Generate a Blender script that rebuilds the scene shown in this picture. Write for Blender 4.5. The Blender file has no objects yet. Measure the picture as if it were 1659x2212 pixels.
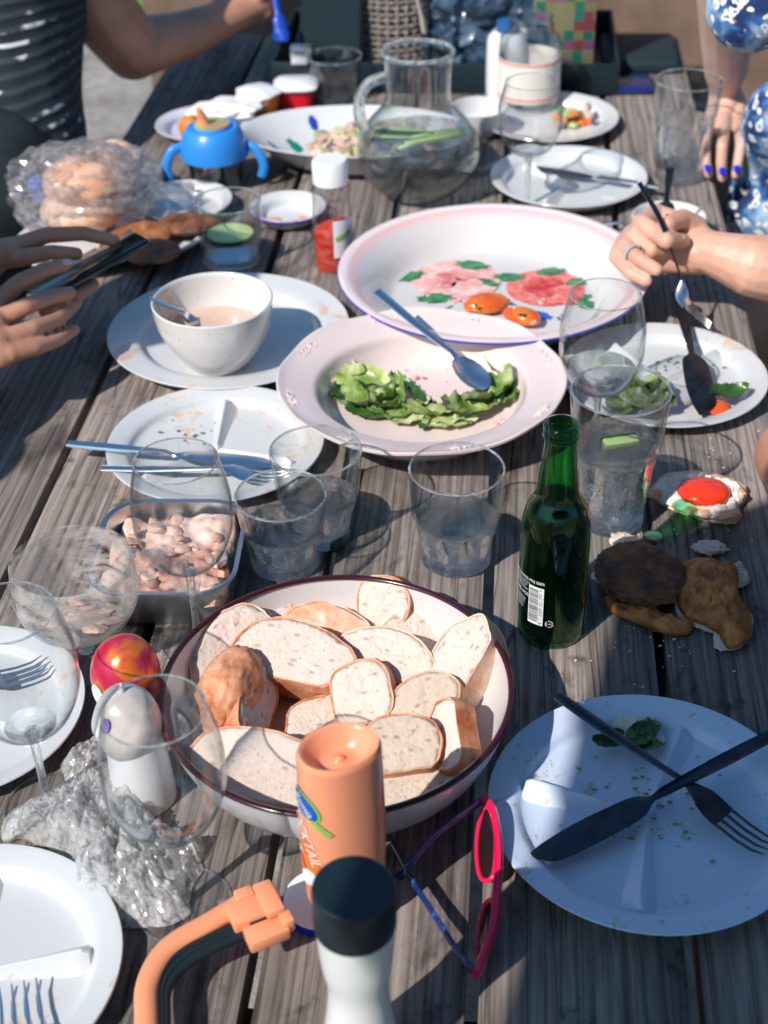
import bpy, bmesh, math, random
from mathutils import Vector, Matrix, noise as mn
random.seed(7)
R = math.radians
S = bpy.context.scene
C = S.collection

# ---------------------------------------------------------------- camera, sky, sun, exposure
T = 0.74                                  # table top above the ground
H, PT, ROLL, F, CU, CV = 0.862, R(35.5), R(1.5), 3150.0, 829.5, 1106.0
R0 = Vector((1, 0, 0)); U0 = Vector((0, math.sin(PT), math.cos(PT))); FW = Vector((0, math.cos(PT), -math.sin(PT)))
RT = R0 * math.cos(ROLL) - U0 * math.sin(ROLL)
UP = R0 * math.sin(ROLL) + U0 * math.cos(ROLL)
CAM = Vector((0, 0, T + H))
cd = bpy.data.cameras.new('camera'); cam = bpy.data.objects.new('camera', cd); C.objects.link(cam)
cd.sensor_fit = 'VERTICAL'; cd.sensor_height = 36; cd.lens = F / 2212 * 36
cd.clip_start = 0.02; cd.clip_end = 200
M = Matrix((RT, UP, -FW)).transposed().to_4x4(); M.translation = CAM
cam.matrix_world = M
cd.dof.use_dof = True; cd.dof.focus_distance = 1.26; cd.dof.aperture_fstop = 6.3
S.camera = cam

SUN_AZ = math.atan2(-0.68, -0.73); SUN_EL = R(43)
w = bpy.data.worlds.new('World'); S.world = w; w.use_nodes = True
nt = w.node_tree; bg = nt.nodes['Background']
sky = nt.nodes.new('ShaderNodeTexSky'); sky.sky_type = 'NISHITA'; sky.sun_disc = False
sky.sun_elevation = SUN_EL; sky.sun_rotation = SUN_AZ; sky.ozone_density = 3.0; sky.air_density = 1.0
tn = nt.nodes.new('ShaderNodeMix'); tn.data_type = 'RGBA'; tn.blend_type = 'MULTIPLY'; tn.inputs[0].default_value = 1.0; tn.inputs[7].default_value = (0.70, 1.0, 1.10, 1)
nt.links.new(sky.outputs[0], tn.inputs[6]); nt.links.new(tn.outputs[2], bg.inputs[0]); bg.inputs[1].default_value = 0.12
sl = bpy.data.lights.new('sun', 'SUN'); sl.energy = 4.6; sl.angle = R(0.6); sl.color = (1.0, 0.925, 0.85)
so = bpy.data.objects.new('sun', sl); C.objects.link(so); so.location = (-4, -4, 6)
sd = Vector((math.sin(SUN_AZ) * math.cos(SUN_EL), math.cos(SUN_AZ) * math.cos(SUN_EL), math.sin(SUN_EL)))
so.rotation_euler = sd.to_track_quat('Z', 'Y').to_euler()
S.view_settings.view_transform = 'Standard'; S.view_settings.look = 'None'
S.view_settings.exposure = 0.12; S.view_settings.gamma = 1.0
S.render.engine = 'CYCLES'
cy = S.cycles
cy.max_bounces = 20; cy.transparent_max_bounces = 40; cy.transmission_bounces = 16; cy.glossy_bounces = 6; cy.diffuse_bounces = 4
cy.use_denoising = True; cy.sample_clamp_indirect = 4.0; cy.caustics_reflective = False

# ---------------------------------------------------------------- helpers
def PH(u, v, h=0.0):
    "point of the place at height h over the table top, seen in the photograph at (u, v) of a 1659 x 2212 view"
    d = FW + RT * ((u - CU) / F) - UP * ((v - CV) / F)
    t = (h - H) / d.z
    return CAM + d * t
def mpp(p):                                # metres per view pixel at p
    return (p - CAM).dot(FW) / F
def hat(p, v):                             # height over the table above p at image row v
    lo, hi = -0.2, 0.8
    def row(h):
        q = Vector((p.x, p.y, T + h)) - CAM
        return CV - F * q.dot(UP) / q.dot(FW)
    for _ in range(40):
        m = (lo + hi) / 2
        if row(m) > v: lo = m
        else: hi = m
    return lo
def pz(p, h): return Vector((p.x, p.y, T + h))
def tag(o, label=None, cat=None, group=None, kind=None):
    if label: o['label'] = label
    if cat: o['category'] = cat
    if group: o['group'] = group
    if kind: o['kind'] = kind
    return o
def thing(name, label, cat, loc=(0, 0, 0), rz=0, group=None):
    o = bpy.data.objects.new(name, None); C.objects.link(o); o.empty_display_size = 0.02
    o.location = loc; o.rotation_euler = (0, 0, rz)
    return tag(o, label, cat, group)
def finish(me, smooth=True, ang=40):
    if smooth:
        me.shade_smooth()
        try: me.set_sharp_from_angle(angle=R(ang))
        except Exception: pass
    me.update(); return me
def obj(name, me, mat=None, parent=None, loc=None, rot=None, world=False, smooth=True, ang=40):
    "link a mesh as one object; world=True when its vertices are in world coordinates"
    if isinstance(me, bmesh.types.BMesh):
        bm = me; me = bpy.data.meshes.new(name); bmesh.ops.recalc_face_normals(bm, faces=bm.faces[:]); bm.to_mesh(me); bm.free()
        finish(me, smooth, ang)
    o = bpy.data.objects.new(name, me); C.objects.link(o)
    if mat is not None:
        for m in (mat if isinstance(mat, (list, tuple)) else [mat]):
            if len(me.materials) == 0 or isinstance(mat, (list, tuple)): me.materials.append(m)
    if world:
        if parent is not None:
            me.transform(Matrix.Rotation(-parent.rotation_euler.z, 4, 'Z') @ Matrix.Translation(-parent.location))
        else:
            c = sum((v.co for v in me.vertices), Vector()) / max(1, len(me.vertices))
            zmin = min(v.co.z for v in me.vertices); c.z = zmin
            me.transform(Matrix.Translation(-c)); o.location = c
    if parent is not None: o.parent = parent
    if loc is not None: o.location = loc
    if rot is not None: o.rotation_euler = rot
    return o
def dup(o, parent=None):
    c = o.copy(); C.objects.link(c)
    if parent is not None: c.parent = parent
    for ch in list(o.children): dup(ch, c)
    return c
def lathe(prof, seg=56, mod=None, bm=None, off=(0, 0, 0), closed=False):
    bm = bm or bmesh.new(); rings = []
    for (r, z) in prof:
        if r < 1e-6: rings.append([bm.verts.new((off[0], off[1], z + off[2]))]); continue
        ring = []
        for i in range(seg):
            a = 2 * math.pi * i / seg; rr, zz = r, z
            if mod:
                m = mod(a, r, z); rr, zz = (m if isinstance(m, tuple) else (m, z))
            ring.append(bm.verts.new((rr * math.cos(a) + off[0], rr * math.sin(a) + off[1], zz + off[2])))
        rings.append(ring)
    if closed: rings.append(rings[0])
    for a, b in zip(rings, rings[1:]):
        if len(a) == 1 and len(b) == 1: continue
        for i in range(seg):
            j = (i + 1) % seg
            if len(a) == 1: bm.faces.new((a[0], b[i], b[j]))
            elif len(b) == 1: bm.faces.new((a[i], b[0], a[j]))
            else: bm.faces.new((a[i], b[i], b[j], a[j]))
    return bm
def crv(pts, n=5, closed=False):
    "Catmull-Rom through points (tuples of any size)"
    P_ = [Vector(p) for p in pts]; out = []; N = len(P_)
    rng = range(N) if closed else range(N - 1)
    for i in rng:
        if closed: a, b, c, d = P_[(i - 1) % N], P_[i], P_[(i + 1) % N], P_[(i + 2) % N]
        else: a, b, c, d = P_[max(0, i - 1)], P_[i], P_[i + 1], P_[min(N - 1, i + 2)]
        for k in range(n):
            t = k / n
            out.append(0.5 * ((2 * b) + (c - a) * t + (2 * a - 5 * b + 4 * c - d) * t * t + (3 * b - a - 3 * c + d) * t ** 3))
    if not closed: out.append(P_[-1])
    return out
def sp(pts, n=5): return [(max(0.0, p[0]), p[1]) for p in [tuple(q) for q in crv([Vector((a, b, 0)) for a, b in pts], n)]]
def merge(bm, t):
    me_ = bpy.data.meshes.new('m'); t.to_mesh(me_); t.free(); bm.from_mesh(me_); bpy.data.meshes.remove(me_); return bm
def box(x0, x1, y0, y1, z0, z1, bev=0.0, bm=None, mat=None, seg=2):
    t = bmesh.new(); bmesh.ops.create_cube(t, size=1)
    bmesh.ops.scale(t, vec=(x1 - x0, y1 - y0, z1 - z0), verts=t.verts[:])
    bmesh.ops.translate(t, vec=((x0 + x1) / 2, (y0 + y1) / 2, (z0 + z1) / 2), verts=t.verts[:])
    if bev > 0: bmesh.ops.bevel(t, geom=t.edges[:], offset=bev, segments=seg, profile=0.5, affect='EDGES')
    if mat is not None: bmesh.ops.transform(t, matrix=mat, verts=t.verts[:])
    return t if bm is None else merge(bm, t)
def tube(pts, rad, seg=12, bm=None, caps=True, flat=None, up=(0, 0, 1)):
    "swept tube; flat = (lateral scale, vertical scale) for a ribbon-like section"
    bm = bm or bmesh.new(); P_ = [Vector(p) for p in pts]; n = len(P_)
    if not hasattr(rad, '__len__'): rad = [rad] * n
    rings = []; upv = Vector(up)
    for i in range(n):
        t = (P_[min(n - 1, i + 1)] - P_[max(0, i - 1)]).normalized()
        s = t.cross(upv)
        if s.length < 1e-3: s = t.cross(Vector((1, 0, 0)))
        s.normalize(); q = s.cross(t).normalized()
        fl = flat[i] if (flat and hasattr(flat[0], '__len__')) else (flat or (1, 1))
        rings.append([bm.verts.new(P_[i] + s * (rad[i] * fl[0] * math.cos(2 * math.pi * k / seg)) + q * (rad[i] * fl[1] * math.sin(2 * math.pi * k / seg))) for k in range(seg)])
    for a, b in zip(rings, rings[1:]):
        for k in range(seg):
            j = (k + 1) % seg; bm.faces.new((a[k], a[j], b[j], b[k]))
    if caps:
        bm.faces.new(rings[0][::-1]); bm.faces.new(rings[-1])
    return bm
def prism(outline, th, bm=None, bev=0.0):
    "outline of 2-D points in XY, thickness th upwards"
    bm = bm or bmesh.new()
    a = [bm.verts.new((x, y, 0)) for x, y in outline]; b = [bm.verts.new((x, y, th)) for x, y in outline]
    f0 = bm.faces.new(a[::-1]); f1 = bm.faces.new(b); n = len(a)
    for i in range(n): bm.faces.new((a[i], a[(i + 1) % n], b[(i + 1) % n], b[i]))
    if bev: bmesh.ops.bevel(bm, geom=list(f1.edges), offset=bev, segments=2, affect='EDGES')
    return bm
def lump(rx, ry, rz, amp=0.1, freq=3.0, sub=3, seed=0, bm=None, off=(0, 0, 0), flatten=None, amp2=0, freq2=12):
    bm = bm or bmesh.new()
    g = bmesh.ops.create_icosphere(bm, subdivisions=sub, radius=1)
    for v in g['verts']:
        n = v.co.normalized(); o = Vector((seed * 3.7, seed * 1.3, -seed * 2.1))
        k = 1 + amp * mn.noise(n * freq + o) + (amp2 * mn.noise(n * freq2 + o) if amp2 else 0)
        v.co = Vector((n.x * rx * k, n.y * ry * k, n.z * rz * k))
        if flatten is not None and v.co.z < flatten: v.co.z = flatten + (v.co.z - flatten) * 0.05
        v.co += Vector(off)
    return bm
def dome(outline, hbase, hmax, seed=0, wr=.3, fr=60, pw=3.0, K=16, under=0.002):
    "closed soft piece over an outline of view points lying at height hbase; returns a bmesh in world coordinates"
    ol = crv([PH(u, v, hbase) for u, v in outline], 6, True); m = len(ol); c = sum(ol, Vector()) / m; bm = bmesh.new(); rg = []
    for j in range(K):
        t = 1 - j / K; row = []
        for q in ol:
            p = c.lerp(q, t); o3 = Vector((p.x * fr, p.y * fr, seed)); n1 = mn.noise(o3) + .5 * mn.noise(o3 * 2.7) + .25 * mn.noise(o3 * 6)
            k = (1 - t ** pw) ** .6 if t < 1 else 0
            p = Vector((p.x + .0016 * mn.noise(o3 * 4 + Vector((5, 0, 0))), p.y + .0016 * mn.noise(o3 * 4), T + hbase + k * hmax * (1 + wr * n1))); row.append(bm.verts.new(p))
        rg.append(row)
    top = bm.verts.new(Vector((c.x, c.y, sum(v.co.z for v in rg[-1]) / m)))
    for a, b in zip(rg, rg[1:]):
        for i in range(m): bm.faces.new((a[i], a[(i + 1) % m], b[(i + 1) % m], b[i]))
    for i in range(m): bm.faces.new((rg[-1][i], rg[-1][(i + 1) % m], top))
    bot = bm.verts.new(Vector((c.x, c.y, T + hbase - under)))
    for i in range(m): bm.faces.new((rg[0][(i + 1) % m], rg[0][i], bot))
    return bm
def capsule(bm, a, ra, b, rb, seg=14):
    a, b = Vector(a), Vector(b); d = (b - a); L = d.length
    if L < 1e-6: d = Vector((0, 0, 1)); L = 1e-4
    d = d.normalized(); q = d.to_track_quat('Z', 'Y').to_matrix()
    prof = []
    for i in range(5): t = -math.pi / 2 + math.pi / 2 * i / 4; prof.append((ra * math.cos(t), ra * math.sin(t)))
    for i in range(5): t = math.pi / 2 * i / 4; prof.append((rb * math.cos(t), L + rb * math.sin(t)))
    rings = []
    for r, z in prof:
        if r < 1e-6: rings.append([bm.verts.new(a + q @ Vector((0, 0, z)))])
        else: rings.append([bm.verts.new(a + q @ Vector((r * math.cos(2 * math.pi * k / seg), r * math.sin(2 * math.pi * k / seg), z))) for k in range(seg)])
    for A, B in zip(rings, rings[1:]):
        for i in range(seg):
            j = (i + 1) % seg
            if len(A) == 1: bm.faces.new((A[0], B[j], B[i]))
            elif len(B) == 1: bm.faces.new((A[i], A[j], B[0]))
            else: bm.faces.new((A[i], A[j], B[j], B[i]))
def flesh(name, chains, mat, parent, voxel=0.003, smooth=6, ells=()):
    "one continuous surface grown round chains of (point, radius)"
    bm = bmesh.new()
    for ch in chains:
        for (a, ra), (b, rb) in zip(ch, ch[1:]): capsule(bm, a, ra, b, rb)
    for (c, r3) in ells:
        g = bmesh.ops.create_icosphere(bm, subdivisions=3, radius=1)
        for v in g['verts']: v.co = Vector((v.co.x * r3[0], v.co.y * r3[1], v.co.z * r3[2])) + Vector(c)
    me = bpy.data.meshes.new('tmp'); bm.to_mesh(me); bm.free()
    o = bpy.data.objects.new('tmp', me); C.objects.link(o)
    m = o.modifiers.new('r', 'REMESH'); m.mode = 'VOXEL'; m.voxel_size = voxel
    s = o.modifiers.new('s', 'SMOOTH'); s.iterations = smooth; s.factor = 0.6
    bpy.context.view_layer.update()
    me2 = bpy.data.meshes.new_from_object(o.evaluated_get(bpy.context.evaluated_depsgraph_get()))
    bpy.data.objects.remove(o); me2.name = name
    finish(me2, ang=180)
    return obj(name, me2, mat, parent, world=True)
def text_mesh(s, size=1.0):
    cu = bpy.data.curves.new('t', 'FONT'); cu.body = s; cu.size = size; cu.align_x = 'CENTER'; cu.align_y = 'CENTER'
    o = bpy.data.objects.new('t', cu); C.objects.link(o); bpy.context.view_layer.update()
    me = bpy.data.meshes.new_from_object(o.evaluated_get(bpy.context.evaluated_depsgraph_get()))
    bpy.data.objects.remove(o)
    bm = bmesh.new(); bm.from_mesh(me); bpy.data.meshes.remove(me)
    bmesh.ops.triangulate(bm, faces=bm.faces[:]); return bm
def wrap(bm, r, ang0, z0, rot=0.0, rfun=None):
    "bend a flat XY figure (x to the right, y up) round a vertical cylinder of radius r; ang0 = direction its middle faces"
    for v in bm.verts:
        x, y = v.co.x, v.co.y
        x, y = x * math.cos(rot) - y * math.sin(rot), x * math.sin(rot) + y * math.cos(rot)
        rr = (rfun(z0 + y) if rfun else r) + v.co.z
        a = ang0 + x / r
        v.co = Vector((rr * math.cos(a), rr * math.sin(a), z0 + y))
    return bm

# ---------------------------------------------------------------- materials
def newmat(name):
    m = bpy.data.materials.new(name); m.use_nodes = True
    n = m.node_tree; b = n.nodes['Principled BSDF']; return m, n, b
def N(n, t, **k):
    x = n.nodes.new(t)
    for a, b in k.items():
        if hasattr(x, a): setattr(x, a, b)
        else: x.inputs[a.replace('_', ' ')].default_value = b
    return x
def ramp(n, src, stops):
    r = n.nodes.new('ShaderNodeValToRGB'); e = r.color_ramp.elements
    while len(e) < len(stops): e.new(0.5)
    for i, (p, c) in enumerate(stops):
        e[i].position = p; e[i].color = (*c, 1) if len(c) == 3 else c
    n.links.new(src, r.inputs[0]); return r.outputs[0]
def mixc(n, fac, a, b, mode='MIX'):
    x = n.nodes.new('ShaderNodeMix'); x.data_type = 'RGBA'; x.blend_type = mode
    for s, v in ((x.inputs[0], fac), (x.inputs[6], a), (x.inputs[7], b)):
        if hasattr(v, 'links'): n.links.new(v, s)
        elif isinstance(v, (int, float)): s.default_value = v
        else: s.default_value = (*v, 1)
    return x.outputs[2]
def bump(n, b, h, strength=0.3, dist=0.002):
    x = n.nodes.new('ShaderNodeBump'); x.inputs['Strength'].default_value = strength; x.inputs['Distance'].default_value = dist
    n.links.new(h, x.inputs['Height']); n.links.new(x.outputs[0], b.inputs['Normal']); return x
def coords(n, scale=(1, 1, 1), rnd=False):
    t = n.nodes.new('ShaderNodeTexCoord'); mp = n.nodes.new('ShaderNodeMapping'); mp.inputs['Scale'].default_value = scale
    n.links.new(t.outputs['Object'], mp.inputs['Vector'])
    if rnd:
        oi = n.nodes.new('ShaderNodeObjectInfo'); mu = n.nodes.new('ShaderNodeMath'); mu.operation = 'MULTIPLY'; mu.inputs[1].default_value = 13.0
        n.links.new(oi.outputs['Random'], mu.inputs[0]); cx = n.nodes.new('ShaderNodeCombineXYZ')
        for i in range(3): n.links.new(mu.outputs[0], cx.inputs[i])
        n.links.new(cx.outputs[0], mp.inputs['Location'])
    return mp.outputs[0]
def nz(n, vec, scale=5, detail=4, rough=0.5, dist=0.0):
    x = n.nodes.new('ShaderNodeTexNoise'); x.inputs['Scale'].default_value = scale; x.inputs['Detail'].default_value = detail
    x.inputs['Roughness'].default_value = rough; x.inputs['Distortion'].default_value = dist; n.links.new(vec, x.inputs['Vector']); return x.outputs['Fac']
def vor(n, vec, scale=5, feat='F1'):
    x = n.nodes.new('ShaderNodeTexVoronoi'); x.feature = feat; x.inputs['Scale'].default_value = scale
    n.links.new(vec, x.inputs['Vector']); return x.outputs['Distance']
def simple(name, col, rough=0.5, metal=0, spec=0.5, col2=None, cs=20, bs=0, bscale=60, bd=0.001, sss=0, coat=0, trans=0, alpha=1, lo=0.4, hi=0.6, ior=1.45):
    m, n, b = newmat(name); b.inputs['Base Color'].default_value = (*col, 1); b.inputs['Roughness'].default_value = rough
    b.inputs['Metallic'].default_value = metal; b.inputs['Specular IOR Level'].default_value = spec; b.inputs['IOR'].default_value = ior
    if col2 or bs: v = coords(n, rnd=True)
    if col2:
        c = ramp(n, nz(n, v, cs, 5, 0.6), [(lo, col), (hi, col2)]); n.links.new(c, b.inputs['Base Color'])
    if bs: bump(n, b, nz(n, v, bscale, 5, 0.6), bs, bd)
    if sss: b.inputs['Subsurface Weight'].default_value = sss; b.inputs['Subsurface Radius'].default_value = (1, 0.4, 0.25); b.inputs['Subsurface Scale'].default_value = 0.006
    if coat: b.inputs['Coat Weight'].default_value = coat; b.inputs['Coat Roughness'].default_value = 0.05
    if trans: b.inputs['Transmission Weight'].default_value = trans
    if alpha < 1: b.inputs['Alpha'].default_value = alpha
    return m
def m_wood():
    m, n, b = newmat('weathered_wood')
    v = coords(n, (1.0, 30, 30), True); v2 = coords(n, (0.9, 5, 5), True); v3 = coords(n, (1, 1, 1), True)
    g1 = nz(n, v, 4.2, 8, 0.62, 0.6); g2 = nz(n, v, 16, 6, 0.6, 0.3); big = nz(n, v2, 1.6, 4, 0.55, 0.4); sp_ = nz(n, v3, 26, 5, 0.65)
    wv = n.nodes.new('ShaderNodeTexWave'); wv.bands_direction = 'Y'; wv.inputs['Scale'].default_value = 3.0; wv.inputs['Distortion'].default_value = 5.0
    wv.inputs['Detail'].default_value = 3; wv.inputs['Detail Scale'].default_value = 0.35
    vw = coords(n, (0.55, 9, 9), True); n.links.new(vw, wv.inputs['Vector'])
    c1 = ramp(n, g1, [(0.28, (0.13, 0.115, 0.108)), (0.46, (0.26, 0.228, 0.208)), (0.66, (0.375, 0.335, 0.312))])
    c2 = mixc(n, ramp(n, wv.outputs['Fac'], [(0.0, (0.62, 0.6, 0.6)), (0.45, (1, 1, 1)), (1, (1.12, 1.1, 1.08))]), (0, 0, 0), c1, 'MIX')
    mul = mixc(n, 1.0, c1, ramp(n, wv.outputs['Fac'], [(0.02, (0.72, 0.70, 0.69)), (0.3, (1, 1, 1)), (1, (1, 1, 1))]), 'MULTIPLY')
    mul = mixc(n, 1.0, mul, ramp(n, g2, [(0.34, (0.62, 0.6, 0.59)), (0.5, (1, 1, 1)), (1, (1.1, 1.1, 1.1))]), 'MULTIPLY')
    mul = mixc(n, 1.0, mul, ramp(n, big, [(0.3, (0.48, 0.48, 0.49)), (0.5, (0.93, 0.91, 0.90)), (0.7, (1.26, 1.2, 1.16))]), 'MULTIPLY')
    mul = mixc(n, 1.0, mul, ramp(n, sp_, [(0.30, (0.45, 0.45, 0.45)), (0.40, (1, 1, 1))]), 'MULTIPLY')
    stn = ramp(n, nz(n, coords(n, (1.0, 2.2, 2.2), True), 7.0, 6, 0.7, 0.5), [(0.36, (0.42, 0.41, 0.42)), (0.46, (1, 1, 1))])
    mul = mixc(n, 0.8, mul, stn, 'MULTIPLY')
    crk = ramp(n, nz(n, coords(n, (0.5, 22, 22), True), 2.2, 2, 0.4, 0.3), [(0.488, (1, 1, 1)), (0.497, (0.22, 0.2, 0.2)), (0.503, (0.22, 0.2, 0.2)), (0.512, (1, 1, 1))])
    mul = mixc(n, 0.75, mul, crk, 'MULTIPLY')
    kn = ramp(n, vor(n, coords(n, (1.0, 2.6, 2.6), True), 3.1), [(0.035, (0.30, 0.27, 0.25)), (0.075, (0.75, 0.72, 0.7)), (0.10, (1, 1, 1))])
    mul = mixc(n, 1.0, mul, kn, 'MULTIPLY')
    n.links.new(mul, b.inputs['Base Color']); b.inputs['Roughness'].default_value = 0.78; b.inputs['Specular IOR Level'].default_value = 0.25
    add = n.nodes.new('ShaderNodeMath'); add.operation = 'ADD'; n.links.new(g2, add.inputs[0]); n.links.new(wv.outputs['Fac'], add.inputs[1])
    bump(n, b, add.outputs[0], 0.42, 0.0010); return m
WOOD = m_wood()
def m_plate(name, col=(0.72, 0.73, 0.75), rough=0.22, stain=None, th=0.64, cs=22, grid=0, speck=None, coat=0.3):
    m, n, b = newmat(name); v = coords(n, (1, 1, 1), True); c = None
    base = mixc(n, nz(n, v, 7, 3), tuple(x * 0.96 for x in col), col)
    if stain:
        s1 = nz(n, v, cs, 6, 0.62, 0.8); s2 = nz(n, v, cs * 0.22, 2)
        mu = n.nodes.new('ShaderNodeMath'); mu.operation = 'MULTIPLY'; n.links.new(s1, mu.inputs[0]); n.links.new(s2, mu.inputs[1])
        base = mixc(n, ramp(n, mu.outputs[0], [(th * 0.52, (0, 0, 0)), (th * 0.52 + 0.05, (0.75, 0.75, 0.75))]), base, stain)
    if speck:
        sv = vor(n, v, 95); base = mixc(n, ramp(n, sv, [(0.06, (0.8, 0.8, 0.8)), (0.11, (0, 0, 0))]), base, speck)
    n.links.new(base, b.inputs['Base Color']); b.inputs['Roughness'].default_value = rough; b.inputs['Coat Weight'].default_value = coat; b.inputs['Coat Roughness'].default_value = 0.08
    if grid:
        t = n.nodes.new('ShaderNodeTexCoord'); ck = []
        for ax in ('X', 'Y'):
            wv = n.nodes.new('ShaderNodeTexWave'); wv.bands_direction = ax; wv.inputs['Scale'].default_value = 210; n.links.new(t.outputs['Object'], wv.inputs['Vector']); ck.append(wv.outputs['Fac'])
        ad = n.nodes.new('ShaderNodeMath'); ad.operation = 'MULTIPLY'; n.links.new(ck[0], ad.inputs[0]); n.links.new(ck[1], ad.inputs[1])
        bump(n, b, ad.outputs[0], 0.14, 0.0005)
    else: bump(n, b, nz(n, v, 14, 3), 0.06, 0.002)
    return m
def m_thin(name, tint=(0.985, 0.992, 0.992), edge=(0.62, 0.70, 0.72), refl=0.04, rough=0.0, bs=0, smear=None, pw=4.0, scale=30):
    "thin-walled clear glass or film: straight transmission, mirror reflection that grows towards the edges"
    m = bpy.data.materials.new(name); m.use_nodes = True; n = m.node_tree; n.nodes.clear()
    out = n.nodes.new('ShaderNodeOutputMaterial'); lw = n.nodes.new('ShaderNodeLayerWeight'); lw.inputs[0].default_value = 0.5
    pwn = n.nodes.new('ShaderNodeMath'); pwn.operation = 'POWER'; pwn.inputs[1].default_value = pw; n.links.new(lw.outputs['Facing'], pwn.inputs[0])
    ma = n.nodes.new('ShaderNodeMath'); ma.operation = 'MULTIPLY_ADD'; ma.inputs[1].default_value = 0.8; ma.inputs[2].default_value = refl; n.links.new(pwn.outputs[0], ma.inputs[0])
    tr = n.nodes.new('ShaderNodeBsdfTransparent'); n.links.new(mixc(n, pwn.outputs[0], tint, edge), tr.inputs[0])
    gl = n.nodes.new('ShaderNodeBsdfGlossy'); gl.inputs['Roughness'].default_value = rough
    mx = n.nodes.new('ShaderNodeMixShader'); n.links.new(ma.outputs[0], mx.inputs[0]); n.links.new(tr.outputs[0], mx.inputs[1]); n.links.new(gl.outputs[0], mx.inputs[2])
    last = mx.outputs[0]
    if bs:
        v = coords(n, (1, 1, 1), True); bb = n.nodes.new('ShaderNodeBump'); bb.inputs['Strength'].default_value = bs; bb.inputs['Distance'].default_value = 0.004
        n.links.new(nz(n, v, scale, 5, 0.6, 1.0), bb.inputs['Height']); n.links.new(bb.outputs[0], gl.inputs['Normal']); n.links.new(bb.outputs[0], lw.inputs['Normal'])
    if smear:
        col, amt, thr = smear; v = coords(n, (1, 1, 3), True)
        df = n.nodes.new('ShaderNodeBsdfDiffuse'); df.inputs[0].default_value = (*col, 1)
        tl = n.nodes.new('ShaderNodeBsdfTranslucent'); tl.inputs[0].default_value = (*col, 1)
        ms = n.nodes.new('ShaderNodeMixShader'); ms.inputs[0].default_value = 0.4; n.links.new(df.outputs[0], ms.inputs[1]); n.links.new(tl.outputs[0], ms.inputs[2])
        m2 = n.nodes.new('ShaderNodeMixShader')
        n.links.new(ramp(n, nz(n, v, 34, 6, 0.65, 0.6), [(thr, (0, 0, 0)), (thr + 0.14, (amt, amt, amt))]), m2.inputs[0])
        n.links.new(last, m2.inputs[1]); n.links.new(ms.outputs[0], m2.inputs[2]); last = m2.outputs[0]
    n.links.new(last, out.inputs[0]); return m
def m_glass(name, col=(0.97, 0.99, 0.99), ior=1.47, clear=0.3, tcol=None, rough=0.0, haze=0.0, hs=60):
    m = bpy.data.materials.new(name); m.use_nodes = True; n = m.node_tree; n.nodes.clear()
    out = n.nodes.new('ShaderNodeOutputMaterial'); g = n.nodes.new('ShaderNodeBsdfGlass'); g.inputs['Color'].default_value = (*col, 1); g.inputs['IOR'].default_value = ior; g.inputs['Roughness'].default_value = rough
    t = n.nodes.new('ShaderNodeBsdfTransparent'); t.inputs[0].default_value = (*(tcol or col), 1)
    mx = n.nodes.new('ShaderNodeMixShader'); mx.inputs[0].default_value = clear
    n.links.new(g.outputs[0], mx.inputs[1]); n.links.new(t.outputs[0], mx.inputs[2]); last = mx.outputs[0]
    if haze:  # patchy milky white put in to stand for bright sparkle inside the glass
        v = coords(n, (1, 1, 1), True); df = n.nodes.new('ShaderNodeBsdfTranslucent'); df.inputs[0].default_value = (.93, .97, 1, 1); d2 = n.nodes.new('ShaderNodeBsdfDiffuse'); d2.inputs[0].default_value = (.93, .97, 1, 1)
        ms = n.nodes.new('ShaderNodeMixShader'); n.links.new(df.outputs[0], ms.inputs[1]); n.links.new(d2.outputs[0], ms.inputs[2])
        m2 = n.nodes.new('ShaderNodeMixShader'); n.links.new(ramp(n, nz(n, v, hs, 3, .5, 1.5), [(.42, (haze * .25,) * 3), (.58, (haze,) * 3), (.66, (haze * 2.4,) * 3)]), m2.inputs[0])
        n.links.new(last, m2.inputs[1]); n.links.new(ms.outputs[0], m2.inputs[2]); last = m2.outputs[0]
    n.links.new(last, out.inputs[0]); return m
THIN = m_thin('thin_clear_glass')
THINSM = m_thin('smeared_glass', smear=((0.86, 0.78, 0.72), 0.42, 0.42))
GLASS = m_glass('thick_clear_glass', (.99, 1, 1), clear=0.32, haze=.10, hs=150)
RIMG = m_glass('rim_glass', clear=0.35, haze=.20, hs=60)
WATER = m_glass('water', (0.99, 0.998, 0.998), 1.33, clear=0.45, haze=.02, hs=60)
GREEN = m_thin('green_bottle_glass', (0.36, 0.80, 0.46), (0.02, 0.30, 0.08), refl=0.04, pw=2.5)
BEER = simple('dark_beer_in_bottle', (0.003, 0.012, 0.006), 0.15)
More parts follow.
